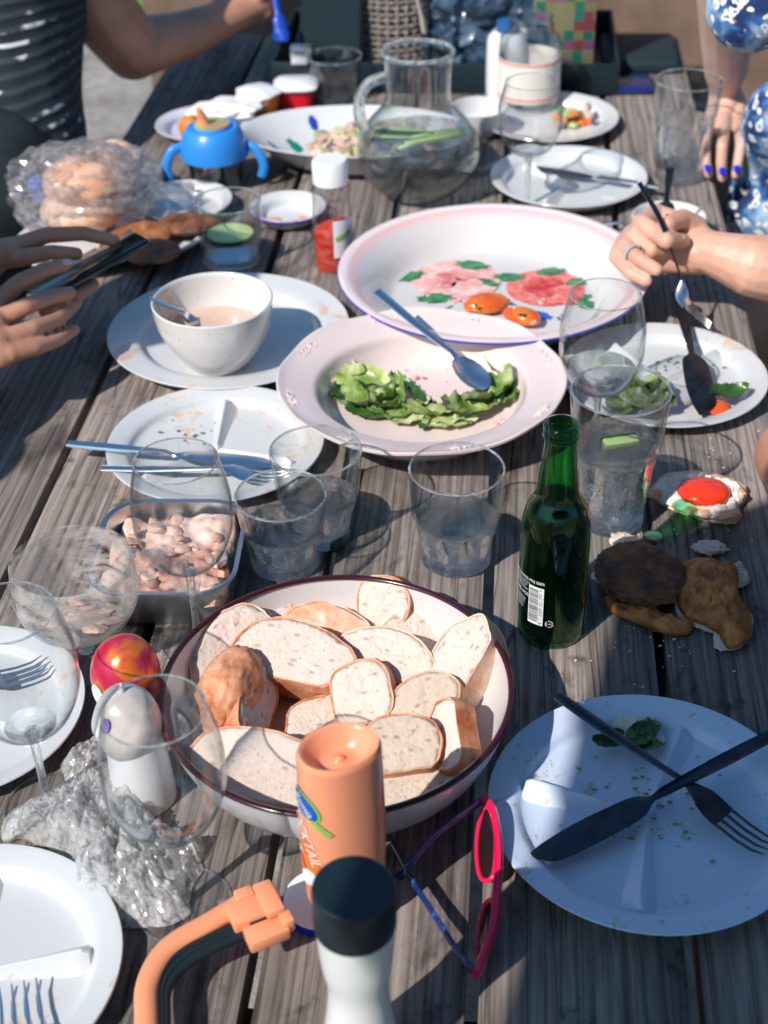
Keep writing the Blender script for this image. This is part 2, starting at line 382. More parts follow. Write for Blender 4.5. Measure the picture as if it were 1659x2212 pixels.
def m_film(name, haze, refl, rough=.16):
    "clear wrapping film: mostly straight through, a little milky, with broad soft glints on each facet"
    m = bpy.data.materials.new(name); m.use_nodes = True; n = m.node_tree; n.nodes.clear(); out = n.nodes.new('ShaderNodeOutputMaterial')
    tr = n.nodes.new('ShaderNodeBsdfTransparent'); gl = n.nodes.new('ShaderNodeBsdfGlossy'); gl.inputs['Roughness'].default_value = rough
    df = n.nodes.new('ShaderNodeBsdfDiffuse'); df.inputs[0].default_value = (1, 1, 1, 1); tl = n.nodes.new('ShaderNodeBsdfTranslucent'); tl.inputs[0].default_value = (1, 1, 1, 1)
    lw = n.nodes.new('ShaderNodeLayerWeight'); lw.inputs[0].default_value = .35
    a = n.nodes.new('ShaderNodeMixShader'); n.links.new(df.outputs[0], a.inputs[1]); n.links.new(tl.outputs[0], a.inputs[2])
    v = coords(n); hz = ramp(n, nz(n, v, 120, 4, .6, 1.0), [(.35, (haze * .35,) * 3), (.65, (haze * 1.9,) * 3)])
    b = n.nodes.new('ShaderNodeMixShader'); n.links.new(hz, b.inputs[0]); n.links.new(tr.outputs[0], b.inputs[1]); n.links.new(a.outputs[0], b.inputs[2])
    ma = n.nodes.new('ShaderNodeMath'); ma.operation = 'MULTIPLY_ADD'; ma.inputs[1].default_value = .35; ma.inputs[2].default_value = refl; n.links.new(lw.outputs['Fresnel'], ma.inputs[0])
    c = n.nodes.new('ShaderNodeMixShader'); n.links.new(ma.outputs[0], c.inputs[0]); n.links.new(b.outputs[0], c.inputs[1]); n.links.new(gl.outputs[0], c.inputs[2]); n.links.new(c.outputs[0], out.inputs[0]); return m
FILM = m_film('plastic_film', .34, .05); BAG = m_film('clear_bag_film', .13, .04, .12)
WATERC = m_glass('carafe_water', (0.99, 0.998, 0.998), 1.33, clear=0.6, haze=.07, hs=24)
STEEL = simple('polished_steel', (0.75, 0.77, 0.80), 0.25, 1.0, bs=0.05, bscale=40)
DARKSTEEL = simple('dull_steel', (0.22, 0.24, 0.27), 0.34, 1.0, col2=(0.30, 0.31, 0.33), cs=40)
DIMSTEEL = simple('darkened_steel', (0.045, 0.055, 0.07), 0.32, 0.9, col2=(0.07, 0.08, 0.095), cs=60, bs=.05, bscale=60)  # steel darkened; on the sky-tinted plate the dark stands for shade
BLACKP = simple('black_plastic', (0.010, 0.022, 0.030), 0.38, bs=0.04, bscale=200)
ORANGEP = simple('orange_plastic', (0.86, 0.33, 0.17), 0.3, sss=0.15, coat=0.2)
def m_crumb(name, col=(0.68, 0.53, 0.45), col2=(0.77, 0.665, 0.60)):
    m, n, b = newmat(name); v = coords(n, (1, 1, 1), True)
    c = mixc(n, nz(n, v, 22, 4), col, col2); pores = ramp(n, vor(n, v, 260), [(0.10, (0.80, 0.72, 0.66)), (0.30, (1, 1, 1))])
    pb = nz(n, v, 130, 4, 0.6); big = ramp(n, vor(n, coords(n, (1, 1.9, 1), True), 62), [(0.09, (0.60, 0.48, 0.40)), (0.24, (1, 1, 1))])
    mid_ = ramp(n, vor(n, coords(n, (1.3, 1, 1), True), 135), [(0.08, (0.66, 0.55, 0.47)), (0.26, (1, 1, 1))]); c = mixc(n, 0.6, c, mid_, 'MULTIPLY'); c = mixc(n, 0.5, c, pores, 'MULTIPLY'); c = mixc(n, 0.8, c, big, 'MULTIPLY')
    n.links.new(c, b.inputs['Base Color']); b.inputs['Roughness'].default_value = 0.9; b.inputs['Specular IOR Level'].default_value = 0.15
    b.inputs['Subsurface Weight'].default_value = 0.25; b.inputs['Subsurface Radius'].default_value = (1, .6, .4); b.inputs['Subsurface Scale'].default_value = 0.003
    ad = n.nodes.new('ShaderNodeMath'); ad.operation = 'ADD'; n.links.new(vor(n, v, 260), ad.inputs[0]); n.links.new(pb, ad.inputs[1]); bump(n, b, ad.outputs[0], 0.45, 0.0012); return m
CRUMB = m_crumb('bread_crumb')
def m_crust(name, a=(0.46, 0.12, 0.03), c=(0.82, 0.44, 0.27), cs=38, grid=False):
    m, n, b = newmat(name); v = coords(n, (1, 1, 1), True)
    n.links.new(ramp(n, nz(n, v, cs, 6, 0.65, 0.5), [(0.36, a), (0.52, tuple((x + y) / 2 for x, y in zip(a, c))), (0.66, c)]), b.inputs['Base Color'])
    b.inputs['Roughness'].default_value = 0.55; bump(n, b, nz(n, v, 90, 5, 0.65), 0.9, 0.0016); return m
CRUST = m_crust('golden_crust'); CRUST2 = m_crust('pale_floured_crust', (0.72, 0.34, 0.17), (0.86, 0.68, 0.56))
def m_leaf(name, a=(0.035, 0.10, 0.012), c=(0.30, 0.42, 0.10), d=(0.62, 0.66, 0.40), cs=26):
    m, n, b = newmat(name); v = coords(n, (1, 1, 1), True)
    n.links.new(ramp(n, nz(n, v, cs, 5, 0.6, 0.6), [(0.34, a), (0.5, c), (0.68, d)]), b.inputs['Base Color'])
    b.inputs['Roughness'].default_value = 0.3; bump(n, b, nz(n, v, 120, 4), 0.5, 0.001)
    b.inputs['Transmission Weight'].default_value = 0.0; b.inputs['Subsurface Weight'].default_value = 0.2; b.inputs['Subsurface Scale'].default_value = 0.003; return m
LETT = m_leaf('lettuce_green', (0.02, 0.065, 0.008), (0.16, 0.27, 0.05), (0.52, 0.58, 0.32)); LETTP = m_leaf('lettuce_pale', (0.16, 0.26, 0.04), (0.44, 0.52, 0.20), (0.70, 0.72, 0.50)); DARKLEAF = m_leaf('dark_leaf', (0.01, 0.04, 0.008), (0.03, 0.10, 0.015), (0.08, 0.2, 0.04))
def m_skin(name, a, c):
    m, n, b = newmat(name); v = coords(n, (1, 1, 1), False)
    n.links.new(mixc(n, ramp(n, nz(n, v, 18, 5, 0.6), [(0.35, (0, 0, 0)), (0.65, (1, 1, 1))]), a, c), b.inputs['Base Color'])
    b.inputs['Roughness'].default_value = 0.46; b.inputs['Subsurface Weight'].default_value = 0.35
    b.inputs['Subsurface Radius'].default_value = (1, 0.35, 0.2); b.inputs['Subsurface Scale'].default_value = 0.008
    bump(n, b, nz(n, v, 260, 4, 0.6), 0.25, 0.0006); return m
SKIN = m_skin('tanned_skin', (0.62, 0.32, 0.22), (0.74, 0.44, 0.33)); SKINP = m_skin('fair_skin', (0.66, 0.40, 0.31), (0.76, 0.50, 0.40)); SKIND = m_skin('brown_skin', (0.42, 0.20, 0.13), (0.52, 0.27, 0.18))

# ---------------------------------------------------------------- setting: ground and picnic table
def m_ground():
    m, n, b = newmat('pale_gravel'); v = coords(n)
    c = ramp(n, nz(n, v, 3.5, 8, 0.7), [(0.32, (0.23, 0.20, 0.18)), (0.5, (0.42, 0.38, 0.355)), (0.68, (0.56, 0.52, 0.49))])
    c = mixc(n, 0.55, c, ramp(n, nz(n, v, 26, 4, 0.6), [(0.35, (0.45, 0.42, 0.4)), (0.55, (1, 1, 1))]), 'MULTIPLY')
    n.links.new(c, b.inputs['Base Color']); b.inputs['Roughness'].default_value = 0.9; bump(n, b, nz(n, v, 60, 6, 0.7), 0.8, 0.02); return m
bm = bmesh.new()
Ng = 40
def gx(i): t = i / Ng * 2 - 1; return 60 * t * abs(t) ** 1.2
vs = [[bm.verts.new((gx(i), gx(j), 0.012 * mn.noise(Vector((gx(i) * 2, gx(j) * 2, 0))))) for j in range(Ng + 1)] for i in range(Ng + 1)]
for i in range(Ng):
    for j in range(Ng): bm.faces.new((vs[i][j], vs[i + 1][j], vs[i + 1][j + 1], vs[i][j + 1]))
tag(obj('ground', bm, m_ground()), 'pale sandy gravel ground seen past the table edge', kind='structure')
stone = simple('stone_grey', (0.36, 0.33, 0.31), 0.9, col2=(0.5, 0.47, 0.44), cs=30)
bm = bmesh.new(); rr = random.Random(5)
for k in range(420):
    s = rr.uniform(0.004, 0.016); x = rr.uniform(-2.4, -0.4); y = rr.uniform(1.8, 6.5)
    lump(s, s * rr.uniform(.6, 1), s * .5, 0.2, 2, 1, k, bm, (x, y, s * .25))
tag(obj('gravel', bm, stone), 'loose grey pebbles lying on the sandy ground', 'gravel', kind='stuff')

YAW = R(5.7); TX, TY = -0.0475, 1.2
table = thing('picnic_table', 'weathered grey brown plank picnic table laid with the meal', 'table', (TX, TY, 0), -YAW)
PW = 0.156; GAP = 0.0105
Y0, Y1 = -0.78, 1.56
for i in range(6):
    x0 = (i - 3) * PW + GAP / 2; x1 = (i - 2) * PW - GAP / 2
    bm = bmesh.new()
    # plank as a fine strip so that its worn face undulates
    nx, ny = 10, 60; L = Y1 - Y0
    dz = rr.uniform(-0.0008, 0.0008)
    top = []; 
    for a in range(nx + 1):
        row = []
        fx = a / nx
        for b_ in range(ny + 1):
            x = (fx - .5) * (x1 - x0); y = L * (b_ / ny - .5)
            e = min(fx, 1 - fx) * (x1 - x0); z = -0.004 * max(0, 1 - e / 0.006) ** 2
            wv_ = 0.0009 * mn.noise(Vector((y * 3, i * 9.1, 0))) * (1 if a in (0, nx) else 0)
            row.append(bm.verts.new((x + wv_, y, z + dz - 0.0009 * abs(mn.noise(Vector((x * 30, y * 3, i)))))))
        top.append(row)
    for a in range(nx):
        for b_ in range(ny): bm.faces.new((top[a][b_], top[a + 1][b_], top[a + 1][b_ + 1], top[a][b_ + 1]))
    edge = [top[0][k] for k in range(ny + 1)] + [top[a][ny] for a in range(1, nx + 1)] + [top[nx][k] for k in range(ny - 1, -1, -1)] + [top[a][0] for a in range(nx - 1, 0, -1)]
    low = [bm.verts.new((v.co.x, v.co.y, -0.038)) for v in edge]
    for k in range(len(edge)):
        j = (k + 1) % len(edge); bm.faces.new((edge[k], low[k], low[j], edge[j]))
    bm.faces.new(low[::-1])
    # long axis along the object's local X for the grain
    bmesh.ops.rotate(bm, cent=(0, 0, 0), matrix=Matrix.Rotation(R(-90), 3, 'Z'), verts=bm.verts[:])
    obj('plank', bm, WOOD, table, ((x0 + x1) / 2, (Y0 + Y1) / 2, T - 0.0006), (0, 0, R(90)), ang=60)
DARKW = simple('dark_underside_wood', (0.07, 0.058, 0.052), 0.85, col2=(0.12, 0.10, 0.09), cs=12)
for y in (-0.60, -0.16, 0.62, 1.4):
    obj('crossbeam', box(-0.44, 0.44, -0.05, 0.05, -0.13, -0.0395, 0.004), DARKW, table, (0, y, T))
for y in (-0.66, 1.45):
    for s in (-1, 1):
        obj('leg', box(-0.045, 0.045, -0.03, 0.03, 0, T - 0.13, 0.005), DARKW, table, (s * 0.36, y + 0.11, 0), (0, s * R(-6), 0))
for s, lab in ((-1, 'left'), (1, 'right')):
    bench = thing('bench', 'weathered plank bench along the %s side of the table' % lab, 'bench', (TX + s * 0.80 * math.cos(YAW), TY - s * 0.80 * math.sin(YAW), 0), -YAW)
    for k in range(2):
        obj('plank', box(-1.2, 1.2, -0.068, 0.068, 0.405, 0.44, 0.004), WOOD, bench, (k * 0.145 - 0.07, 0.35, 0), (0, 0, R(90)))
    for y in (-0.5, 1.2): obj('leg', box(-0.12, 0.12, -0.025, 0.025, 0, 0.404, 0.004), DARKW, bench, (0, y, 0))

# ---------------------------------------------------------------- unseen parasol, added and shaped so its shade covers the near right corner
PARA = simple('parasol_cloth', (0.05, 0.09, 0.10), 0.85)
# the edge of the shade on the table, walked back towards the sun to the canopy's height
ux, uy = -math.sin(SUN_AZ), -math.cos(SUN_AZ)
HP = 1.15; off_ = HP / math.tan(SUN_EL)
pcx, pcy, prad = 1.425 - ux * off_, 0.17 - uy * off_, 1.52
par = thing('parasol', 'dark open parasol added out of view to shade the near right corner', 'parasol', (pcx, pcy, 0), R(5))
bm = bmesh.new(); c0 = bm.verts.new((0, 0, T + HP + 0.42)); ring = []
NR = 64
for i in range(NR):
    a = 2 * math.pi * i / NR; k = (a / (math.pi / 4)) % 1
    rr_ = prad * (math.cos(math.pi / 8) / math.cos((k - .5) * math.pi / 4))
    ring.append(bm.verts.new((rr_ * math.cos(a), rr_ * math.sin(a), T + HP - 0.01 * math.sin(math.pi * k))))
low = [bm.verts.new((v.co.x * 1.002, v.co.y * 1.002, v.co.z - 0.03 - 0.006 * math.sin(i * 0.9))) for i, v in enumerate(ring)]
for i in range(NR):
    j = (i + 1) % NR; bm.faces.new((c0, ring[i], ring[j])); bm.faces.new((ring[i], low[i], low[j], ring[j]))
obj('canopy', bm, PARA, par)
obj('pole', tube([(0, 0, 0.05), (0, 0, T + HP + 0.45)], 0.02), DARKSTEEL, par)
obj('base', lathe([(0, 0), (0.26, 0), (0.26, 0.05), (0.22, 0.07), (0.03, 0.09), (0, 0.09)]), simple('concrete', (.3, .3, .29), .9), par)
bm = bmesh.new()
for k in range(8):
    a = k * math.pi / 4; tube([(0.02 * math.cos(a), 0.02 * math.sin(a), T + HP + 0.40), (prad * math.cos(a) * .99, prad * math.sin(a) * .99, T + HP - 0.012)], 0.006, 6, bm)
obj('rib_frame', bm, DARKSTEEL, par)

# ---------------------------------------------------------------- glassware
THINT = m_thin('tumbler_glass', (0.99, 0.995, 0.995), (0.62, 0.72, 0.75), refl=0.06, pw=3.2)
def glass_mod(nf, zt, depth=0.05, zb=0.006):
    "flat facets below height zt that end in soft arches"
    def f(a, r, z):
        k = (a * nf / (2 * math.pi)) % 1; c = math.cos(math.pi / nf) / math.cos((k - .5) * 2 * math.pi / nf)
        arch = zt - 0.012 * abs(k - .5) * 2
        w_ = min(1, max(0, (arch - z) / 0.004)) * min(1, max(0, (z - zb) / 0.003) if zb else 1)
        return r * (1 - w_ * (1 - c)) * (1 - depth * w_ * 0.6)
    return f
def tumbler(name, label, p, hh, rt, rb, water=0.0, nf=0, zt=0.0, wall=0.0026, base=0.011, group=None, cat_='glass', rot=0.2, shoulder=None):
    g = thing(name, label, cat_, p, rot, group)
    def R_(z):
        if shoulder:
            zs, rs = shoulder
            return rb + (rs - rb) * z / zs if z < zs else rs + 0.0018 * min(1, (z - zs) / 0.004) + (rt - rs - 0.0018) * (z - zs) / (hh - zs)
        return rb + (rt - rb) * (z / hh) ** 0.9
    zs = [0.0, 0.0012, 0.004, 0.008] + [hh * i / 22 for i in range(3, 23)]
    if shoulder: zs += [shoulder[0] - 0.001, shoulder[0], shoulder[0] + 0.0015, shoulder[0] + 0.004]
    zs = sorted(set(zs)); outer = [(R_(z) - (0.0016 if z < 0.0005 else 0), z) for z in zs if z < hh - 0.001]
    inner = [(R_(z) - wall, z) for z in reversed([base + (hh - base) * i / 16 for i in range(17)]) if z < hh - 0.001]
    rim = [(R_(hh) - wall * .15, hh - 0.0006), (R_(hh) - wall * .5, hh), (R_(hh) - wall * .85, hh - 0.0006)]
    fm = glass_mod(nf, zt) if nf else None
    cnt = len(outer) + len(rim)
    prof = [(0, 0.001)] + outer + rim + inner + [(R_(base) * .5, base - 0.0012), (0, base - 0.0018)]
    zin = set(round(z, 6) for _, z in inner)
    def mod(a, r, z):
        if nf and r > 0.001: 
            if abs(r - R_(min(z, hh))) < 0.0019: return fm(a, r, z)
        return r
    zs_ = zt if nf else base * .9
    wallp = [q for q in outer if q[1] >= zs_ - .0015] + rim + inner
    obj('glass_body', lathe(wallp, 72 if nf else 56, mod), THINT, g, ang=30)
    bo = [q for q in outer if q[1] <= zs_]; zb_ = bo[-1][1]
    obj('glass_base', lathe([(0, 0.001)] + bo + [(R_(zb_) - wall * .8, zb_)] + ([(R_(z) - wall * .92, z) for z in [zb_ * .8, zb_ * .6, zb_ * .4] if z > base + .002] if nf else []) + [(R_(base) - wall * 1.2, base), (R_(base) * .5, base - 0.0016), (0, base - 0.0024)], 72 if nf else 56, mod), GLASS, g, ang=30)
    obj('rim', lathe([(R_(hh) - wall * .5 + wall * .46 * math.cos(k / 8 * 6.283), hh - .0002 + wall * .46 * math.sin(k / 8 * 6.283)) for k in range(8)], 64, closed=True), RIMG, g)
    if water > 0:
        wz = [base + 0.0004 + (water - base) * i / 6 for i in range(7)]
        pr = [(0, base - 0.001)] + [(R_(z) - wall - 0.00015, z) for z in wz] + [(R_(water) - wall - 0.004, water - 0.0009), (0, water - 0.0011)]
        obj('water', lathe(pr, 56), WATER, g, ang=30)
    return g
def wineglass(label, p, hh, rmax, rrim, zmax, zbot, rfoot, wine=0, group='stemmed wine glasses', rot=0.0, tint=THIN):
    g = thing('wine_glass', label, 'wine glass', p, rot, group)
    b = sp([(0.0045, zbot - 0.002), (0.016, zbot + 0.002), (rmax * .72, zbot + (zmax - zbot) * .28), (rmax * .96, zbot + (zmax - zbot) * .70), (rmax, zmax), (rmax * .985, zmax + (hh - zmax) * .4), (rrim, hh)], 6)
    wl = 0.0011
    inner = [(max(0.0, r - wl - (0.0005 if i < 4 else 0)), z + (0.003 if i == 0 else 0.0012 if i < 8 else 0)) for i, (r, z) in enumerate(b)]
    prof = b + [(rrim - wl * .5, hh + 0.0005)] + inner[::-1] + [(0, zbot + 0.004)]
    obj('bowl', lathe([(0, zbot - 0.004)] + prof, 72), tint, g, ang=60)
    obj('rim', lathe([(rrim - .0004 + .0008 * math.cos(k / 8 * 6.283), hh + .0008 * math.sin(k / 8 * 6.283)) for k in range(8)], 64, closed=True), RIMG, g)
    obj('foot_edge', lathe([(rfoot - .0004 + .0008 * math.cos(k / 8 * 6.283), .0010 + .0008 * math.sin(k / 8 * 6.283)) for k in range(8)], 64, closed=True), RIMG, g)
    st = sp([(0.0048, 0.006), (0.0036, 0.016), (0.0033, zbot * .6), (0.0042, zbot * .88), (0.0062, zbot - 0.003)], 5)
    obj('stem', lathe([(0, 0.006)] + st + [(0, zbot - 0.003)], 24), GLASS, g)
    ft = sp([(0.0048, 0.0075), (0.010, 0.0045), (rfoot * .6, 0.0026), (rfoot - .001, 0.0018), (rfoot, 0.0009)], 5)
    obj('foot', lathe([(0, 0.0075)] + ft + [(rfoot - 0.001, 0.0), (0, 0.0003)], 64), tint, g, ang=50)
    if wine:
        lim = [(r - wl - 0.0002, z) for r, z in b if z < wine]
        rl = lim[-1][0]
        obj('water', lathe([(0, zbot + 0.0042)] + [(max(r, 0.0008), z + 0.0012) for r, z in lim] + [(rl - .001, lim[-1][1] + 0.0014), (0, lim[-1][1] + 0.001)], 48), WATER, g)
    return g
WG = 'stemmed wine glasses'
tg = 'faceted water tumblers'
p = PH(985, 1203); tumbler('tumbler', 'faceted tumbler with a little water standing left of the green bottle', p, 0.104, 0.0455, 0.0345, 0.048, 10, 0.050, group=tg, shoulder=(0.052, 0.0405))
p = PH(692, 1153); tumbler('tumbler', 'empty faceted tumbler in front of the pink lettuce bowl', p, 0.100, 0.0450, 0.0315, 0.030, 10, 0.047, group=tg, shoulder=(0.050, 0.0385))
p = PH(617, 1214); tumbler('tumbler', 'short faceted tumbler between the meat salad tray and bread bowl', p, 0.080, 0.0440, 0.0330, 0.022, 10, 0.045, group=tg, shoulder=(0.047, 0.039))
cucm = simple('cucumber_flesh', (0.42, 0.55, 0.22), 0.35, sss=0.3); cuck = simple('cucumber_skin', (0.02, 0.09, 0.02), 0.35)
p = PH(502, 562); tumbler('tumbler', 'small tumbler with a cucumber slice beside the sauce bottle', p, 0.086, 0.0450, 0.0385, 0.040, 0, 0, group='plain water glasses')
cs_ = thing('cucumber_slice', 'pale cucumber slice floating in the small tumbler by the burgers', 'cucumber', (p.x, p.y, p.z + 0.034))
obj('flesh', lathe([(0, 0), (0.031, 0), (0.031, 0.006), (0, 0.0065)], 40), cucm, cs_); obj('peel', lathe([(0.0312, -0.0002), (0.0328, 0.0005), (0.0328, 0.0055), (0.0312, 0.0062)], 40, closed=True), cuck, cs_)
p = PH(725, 212); tumbler('tumbler', 'low tumbler half full of water by the black tray', p, 0.072, 0.047, 0.040, 0.035, 0, 0, group='plain water glasses')
p = PH(1468, 380); tumbler('tall_glass', 'tall empty panelled glass beside the hand with blue nails', p, 0.145, 0.0485, 0.0375, 0, 9, 0.090, group='tall panelled glasses', base=0.016, shoulder=(0.092, 0.043))
p = PH(1318, 1120); tumbler('tall_glass', 'tall panelled glass of water behind the green bottle', p, 0.150, 0.0480, 0.0330, 0.094, 9, 0.088, group='tall panelled glasses', base=0.015, shoulder=(0.090, 0.0415))
cs_ = thing('cucumber_piece', 'cucumber chunk floating in the tall glass behind the bottle', 'cucumber', (p.x + 0.004, p.y + 0.002, p.z + 0.088), 0.2)
obj('flesh', box(-0.018, 0.018, -0.008, 0.006, -0.004, 0.006, 0.003), cucm, cs_); obj('peel', box(-0.018, 0.018, 0.0062, 0.0085, -0.004, 0.006, 0.001), cuck, cs_)
wineglass('large wine glass at the table edge behind the carafe of water', PH(1138, 450), 0.184, 0.0445, 0.0355, 0.130, 0.079, 0.034, 0.088)
wineglass('wine glass holding a little white wine behind the tall glass', PH(1285, 950), 0.176, 0.0445, 0.0365, 0.120, 0.060, 0.034, 0.090)
wineglass('wine glass standing between the meat salad tray and bread bowl', PH(428, 1383), 0.196, 0.043, 0.0355, 0.140, 0.083, 0.035, 0)
wineglass('wine glass with its foot beside the crumpled film, left of the orange bottle', PH(397, 1955), 0.197, 0.0430, 0.0350, 0.138, 0.080, 0.0355, 0)
wineglass('wine glass at the left frame edge with its foot in the plastic film', PH(105, 1742), 0.200, 0.0440, 0.0355, 0.142, 0.083, 0.0355, 0.089)
# dessert coupe smeared with leftovers
g = thing('dessert_coupe', 'wide footed glass coupe smeared with pale leftovers', 'dessert glass', PH(188, 1410))
b_ = sp([(0.006, 0.026), (0.025, 0.030), (0.043, 0.042), (0.0535, 0.062), (0.0545, 0.080), (0.0525, 0.105)], 6)
obj('bowl', lathe([(0, 0.024)] + b_ + [(0.0515, 0.1056)] + [(max(0, r - 0.0022), z + (0.002 if i < 9 else 0)) for i, (r, z) in enumerate(b_)][::-1] + [(0, 0.029)], 64), THINSM, g, ang=60)
obj('stem', lathe([(0, 0.002), (0.008, 0.004), (0.0062, 0.010), (0.0085, 0.016), (0.0062, 0.025), (0, 0.026)], 28), GLASS, g)
obj('foot', lathe([(0, 0.006)] + sp([(0.009, 0.005), (0.02, 0.0028), (0.044, 0.0016), (0.0455, 0.0008)], 5) + [(0.044, 0), (0, 0)], 56), THIN, g, ang=50)
MOUSSE = simple('pale_pink_mousse', (0.72, 0.50, 0.42), 0.5, col2=(0.55, 0.36, 0.3), cs=60, bs=0.6, bscale=90)
bm = bmesh.new()
for k in range(16):
    a = rr.uniform(0, 6.28); q = rr.uniform(0.012, 0.033); lump(rr.uniform(.005, .012), rr.uniform(.003, .006), 0.0022, .3, 3, 2, k, bm, (q * math.cos(a), q * math.sin(a), 0.034 + q * q * 6))
obj('mousse_residue', bm, MOUSSE, g)

# ---------------------------------------------------------------- carafe
p = PH(905, 418); g = thing('carafe', 'round glass water carafe with handle and cucumber strips', 'carafe', p)
b_ = sp([(0.030, 0.001), (0.052, 0.006), (0.080, 0.034), (0.0885, 0.066), (0.080, 0.098), (0.058, 0.124), (0.047, 0.136), (0.0455, 0.160), (0.0475, 0.196), (0.0505, 0.208)], 6)
inn = [(max(0, r - 0.0028), z + (0.004 if z < 0.02 else 0)) for r, z in b_]
CARAFE = m_thin('carafe_glass', (0.99, 0.995, 0.99), (0.62, 0.74, 0.72), refl=0.07, pw=3.0)
obj('glass_body', lathe([(0, 0.001)] + b_ + [(0.0492, 0.2095)] + inn[::-1] + [(0, 0.006)], 72), CARAFE, g, ang=60)
rim = [(0.0492 + 0.0032 * math.cos(k / 10 * 6.283), 0.2085 + 0.0032 * math.sin(k / 10 * 6.283)) for k in range(10)]
obj('rim', lathe(rim, 64, closed=True), RIMG, g)
wt = [(max(r - 0.0004, 0), z) for r, z in inn if z < 0.088]
obj('water', lathe([(0, 0.0065)] + wt + [(wt[-1][0] - .002, wt[-1][1] + 0.0004), (0, wt[-1][1])], 64), WATERC, g)
obj('handle', tube(crv([(-0.046, 0, 0.178), (-0.070, 0, 0.172), (-0.083, 0, 0.155), (-0.086, 0, 0.130), (-0.078, 0, 0.102)], 6), 0.0055, 12, flat=(1.5, .8), up=(0, 1, 0)), RIMG, g, rot=(0, 0, R(14)))
zw = wt[-1][1]
for k, (x, y, a, l) in enumerate([(-0.02, 0.012, 168, .085), (0.025, -0.012, 24, .10), (0.03, 0.006, 18, .085), (0.0, -0.02, 40, .08), (-0.03, -0.004, 175, .075)]):
    st = thing('cucumber_strip', ['cucumber strip floating at the back of the carafe', 'long cucumber strip slanting across the front of the carafe', 'cucumber strip at the right of the carafe', 'cucumber strip sunk under the others in the carafe', 'cucumber strip at the left of the carafe'][k], 'cucumber', (p.x + x, p.y + y, p.z + zw + 0.0015 - 0.0012 * k), R(a))
    obj('flesh', box(-l / 2, l / 2, -0.005, 0.003, -0.004, 0.004, 0.002), cucm, st); obj('peel', box(-l / 2, l / 2, 0.0032, 0.0048, -0.004, 0.004, 0.0005), cuck, st)

# ---------------------------------------------------------------- jars and a screw-top bottle at the far end
p = PH(1140, 232); g = thing('water_bottle', 'clear wide-neck bottle with a pale label behind the wine glass', 'bottle', p)
b_ = sp([(0.044, 0.0), (0.050, 0.006), (0.050, 0.105), (0.046, 0.118), (0.036, 0.127), (0.035, 0.146), (0.037, 0.150)], 5)
obj('glass_body', lathe([(0, 0)] + b_ + [(max(0, r - .0025), z + .002) for r, z in b_][::-1] + [(0, .003)], 56), CARAFE, g, ang=50)
lab = simple('pale_label', (0.80, 0.74, 0.66), 0.6, col2=(0.84, 0.80, 0.76), cs=8)
obj('label', lathe([(0.0503, 0.022), (0.0508, 0.022), (0.0508, 0.088), (0.0503, 0.088)], 56, closed=True), lab, g)
red_ = simple('label_red', (0.75, 0.25, 0.18), 0.6)
for z in (0.026, 0.083): obj('label_band', lathe([(0.0506, z), (0.0511, z), (0.0511, z + .0035), (0.0506, z + .0035)], 56, closed=True), red_, g)
p = PH(1093, 205); g = thing('milk_bottle', 'white plastic bottle half hidden behind the clear bottle', 'bottle', p)
WHITEP = simple('white_plastic', (0.80, 0.81, 0.83), 0.35, coat=0.2)
obj('bottle_body', lathe([(0, 0)] + sp([(0.030, 0), (0.034, 0.006), (0.034, 0.085), (0.028, 0.103), (0.018, 0.108)], 5) + [(0, 0.108)], 40), WHITEP, g)
obj('cap', lathe([(0.0, 0.108), (0.019, 0.1085), (0.019, 0.124), (0, 0.125)], 32), simple('blue_cap', (0.03, 0.12, 0.35), .4), g)

# ---------------------------------------------------------------- green beer bottle
p = PH(1188, 1358); p.z = T; g = thing('beer_bottle', 'green glass beer bottle with printed barcode right of the bread bowl', 'bottle', p)
outer = sp([(0.024, 0.0), (0.0285, 0.003), (0.0302, 0.010), (0.0305, 0.09), (0.0302, 0.118), (0.0265, 0.136), (0.0195, 0.150), (0.0172, 0.165), (0.0140, 0.196), (0.0133, 0.206)], 6)
fin = [(0.0133, 0.2065), (0.0150, 0.2072), (0.0155, 0.2095), (0.0150, 0.2118), (0.0136, 0.2125), (0.0136, 0.2150), (0.0152, 0.2160), (0.0154, 0.2185), (0.0146, 0.2205), (0.0125, 0.2212), (0.0108, 0.2200)]
inner = [(max(0.002, r - 0.0028), z + (0.005 if z < 0.02 else 0)) for r, z in outer]
obj('glass_body', lathe([(0, 0.003)] + outer + fin + [(0.0105, 0.21)] + inner[::-1] + [(0, 0.008)], 72), GREEN, g, ang=50)
bl = [(r - 0.0005, z) for r, z in inner if z < 0.150]
obj('beer', lathe([(0, 0.0085)] + bl + [(0, bl[-1][1] + 0.0003)], 48), BEER, g, ang=60)
face = math.atan2(CAM.y - p.y, CAM.x - p.x)
WH = simple('printed_white', (0.80, 0.81, 0.80), 0.5); BK = simple('printed_black', (0.012, 0.02, 0.025), 0.5)
RB = 0.0306
lw_, lh_ = 0.0150, 0.0415
def grid_plate(w, h, nx=10, ny=2, z=0.0):
    bm = bmesh.new(); v = [[bm.verts.new((w * (i / nx - .5), h * (j / ny - .5), z)) for j in range(ny + 1)] for i in range(nx + 1)]
    for i in range(nx):
        for j in range(ny): bm.faces.new((v[i][j], v[i + 1][j], v[i + 1][j + 1], v[i][j + 1]))
    return bm
la = face - R(27)
obj('barcode_panel', wrap(grid_plate(lw_, lh_, z=0.0001), RB, la, 0.048), WH, g)
bm = bmesh.new(); y = -lh_ / 2 + 0.003; q = random.Random(3)
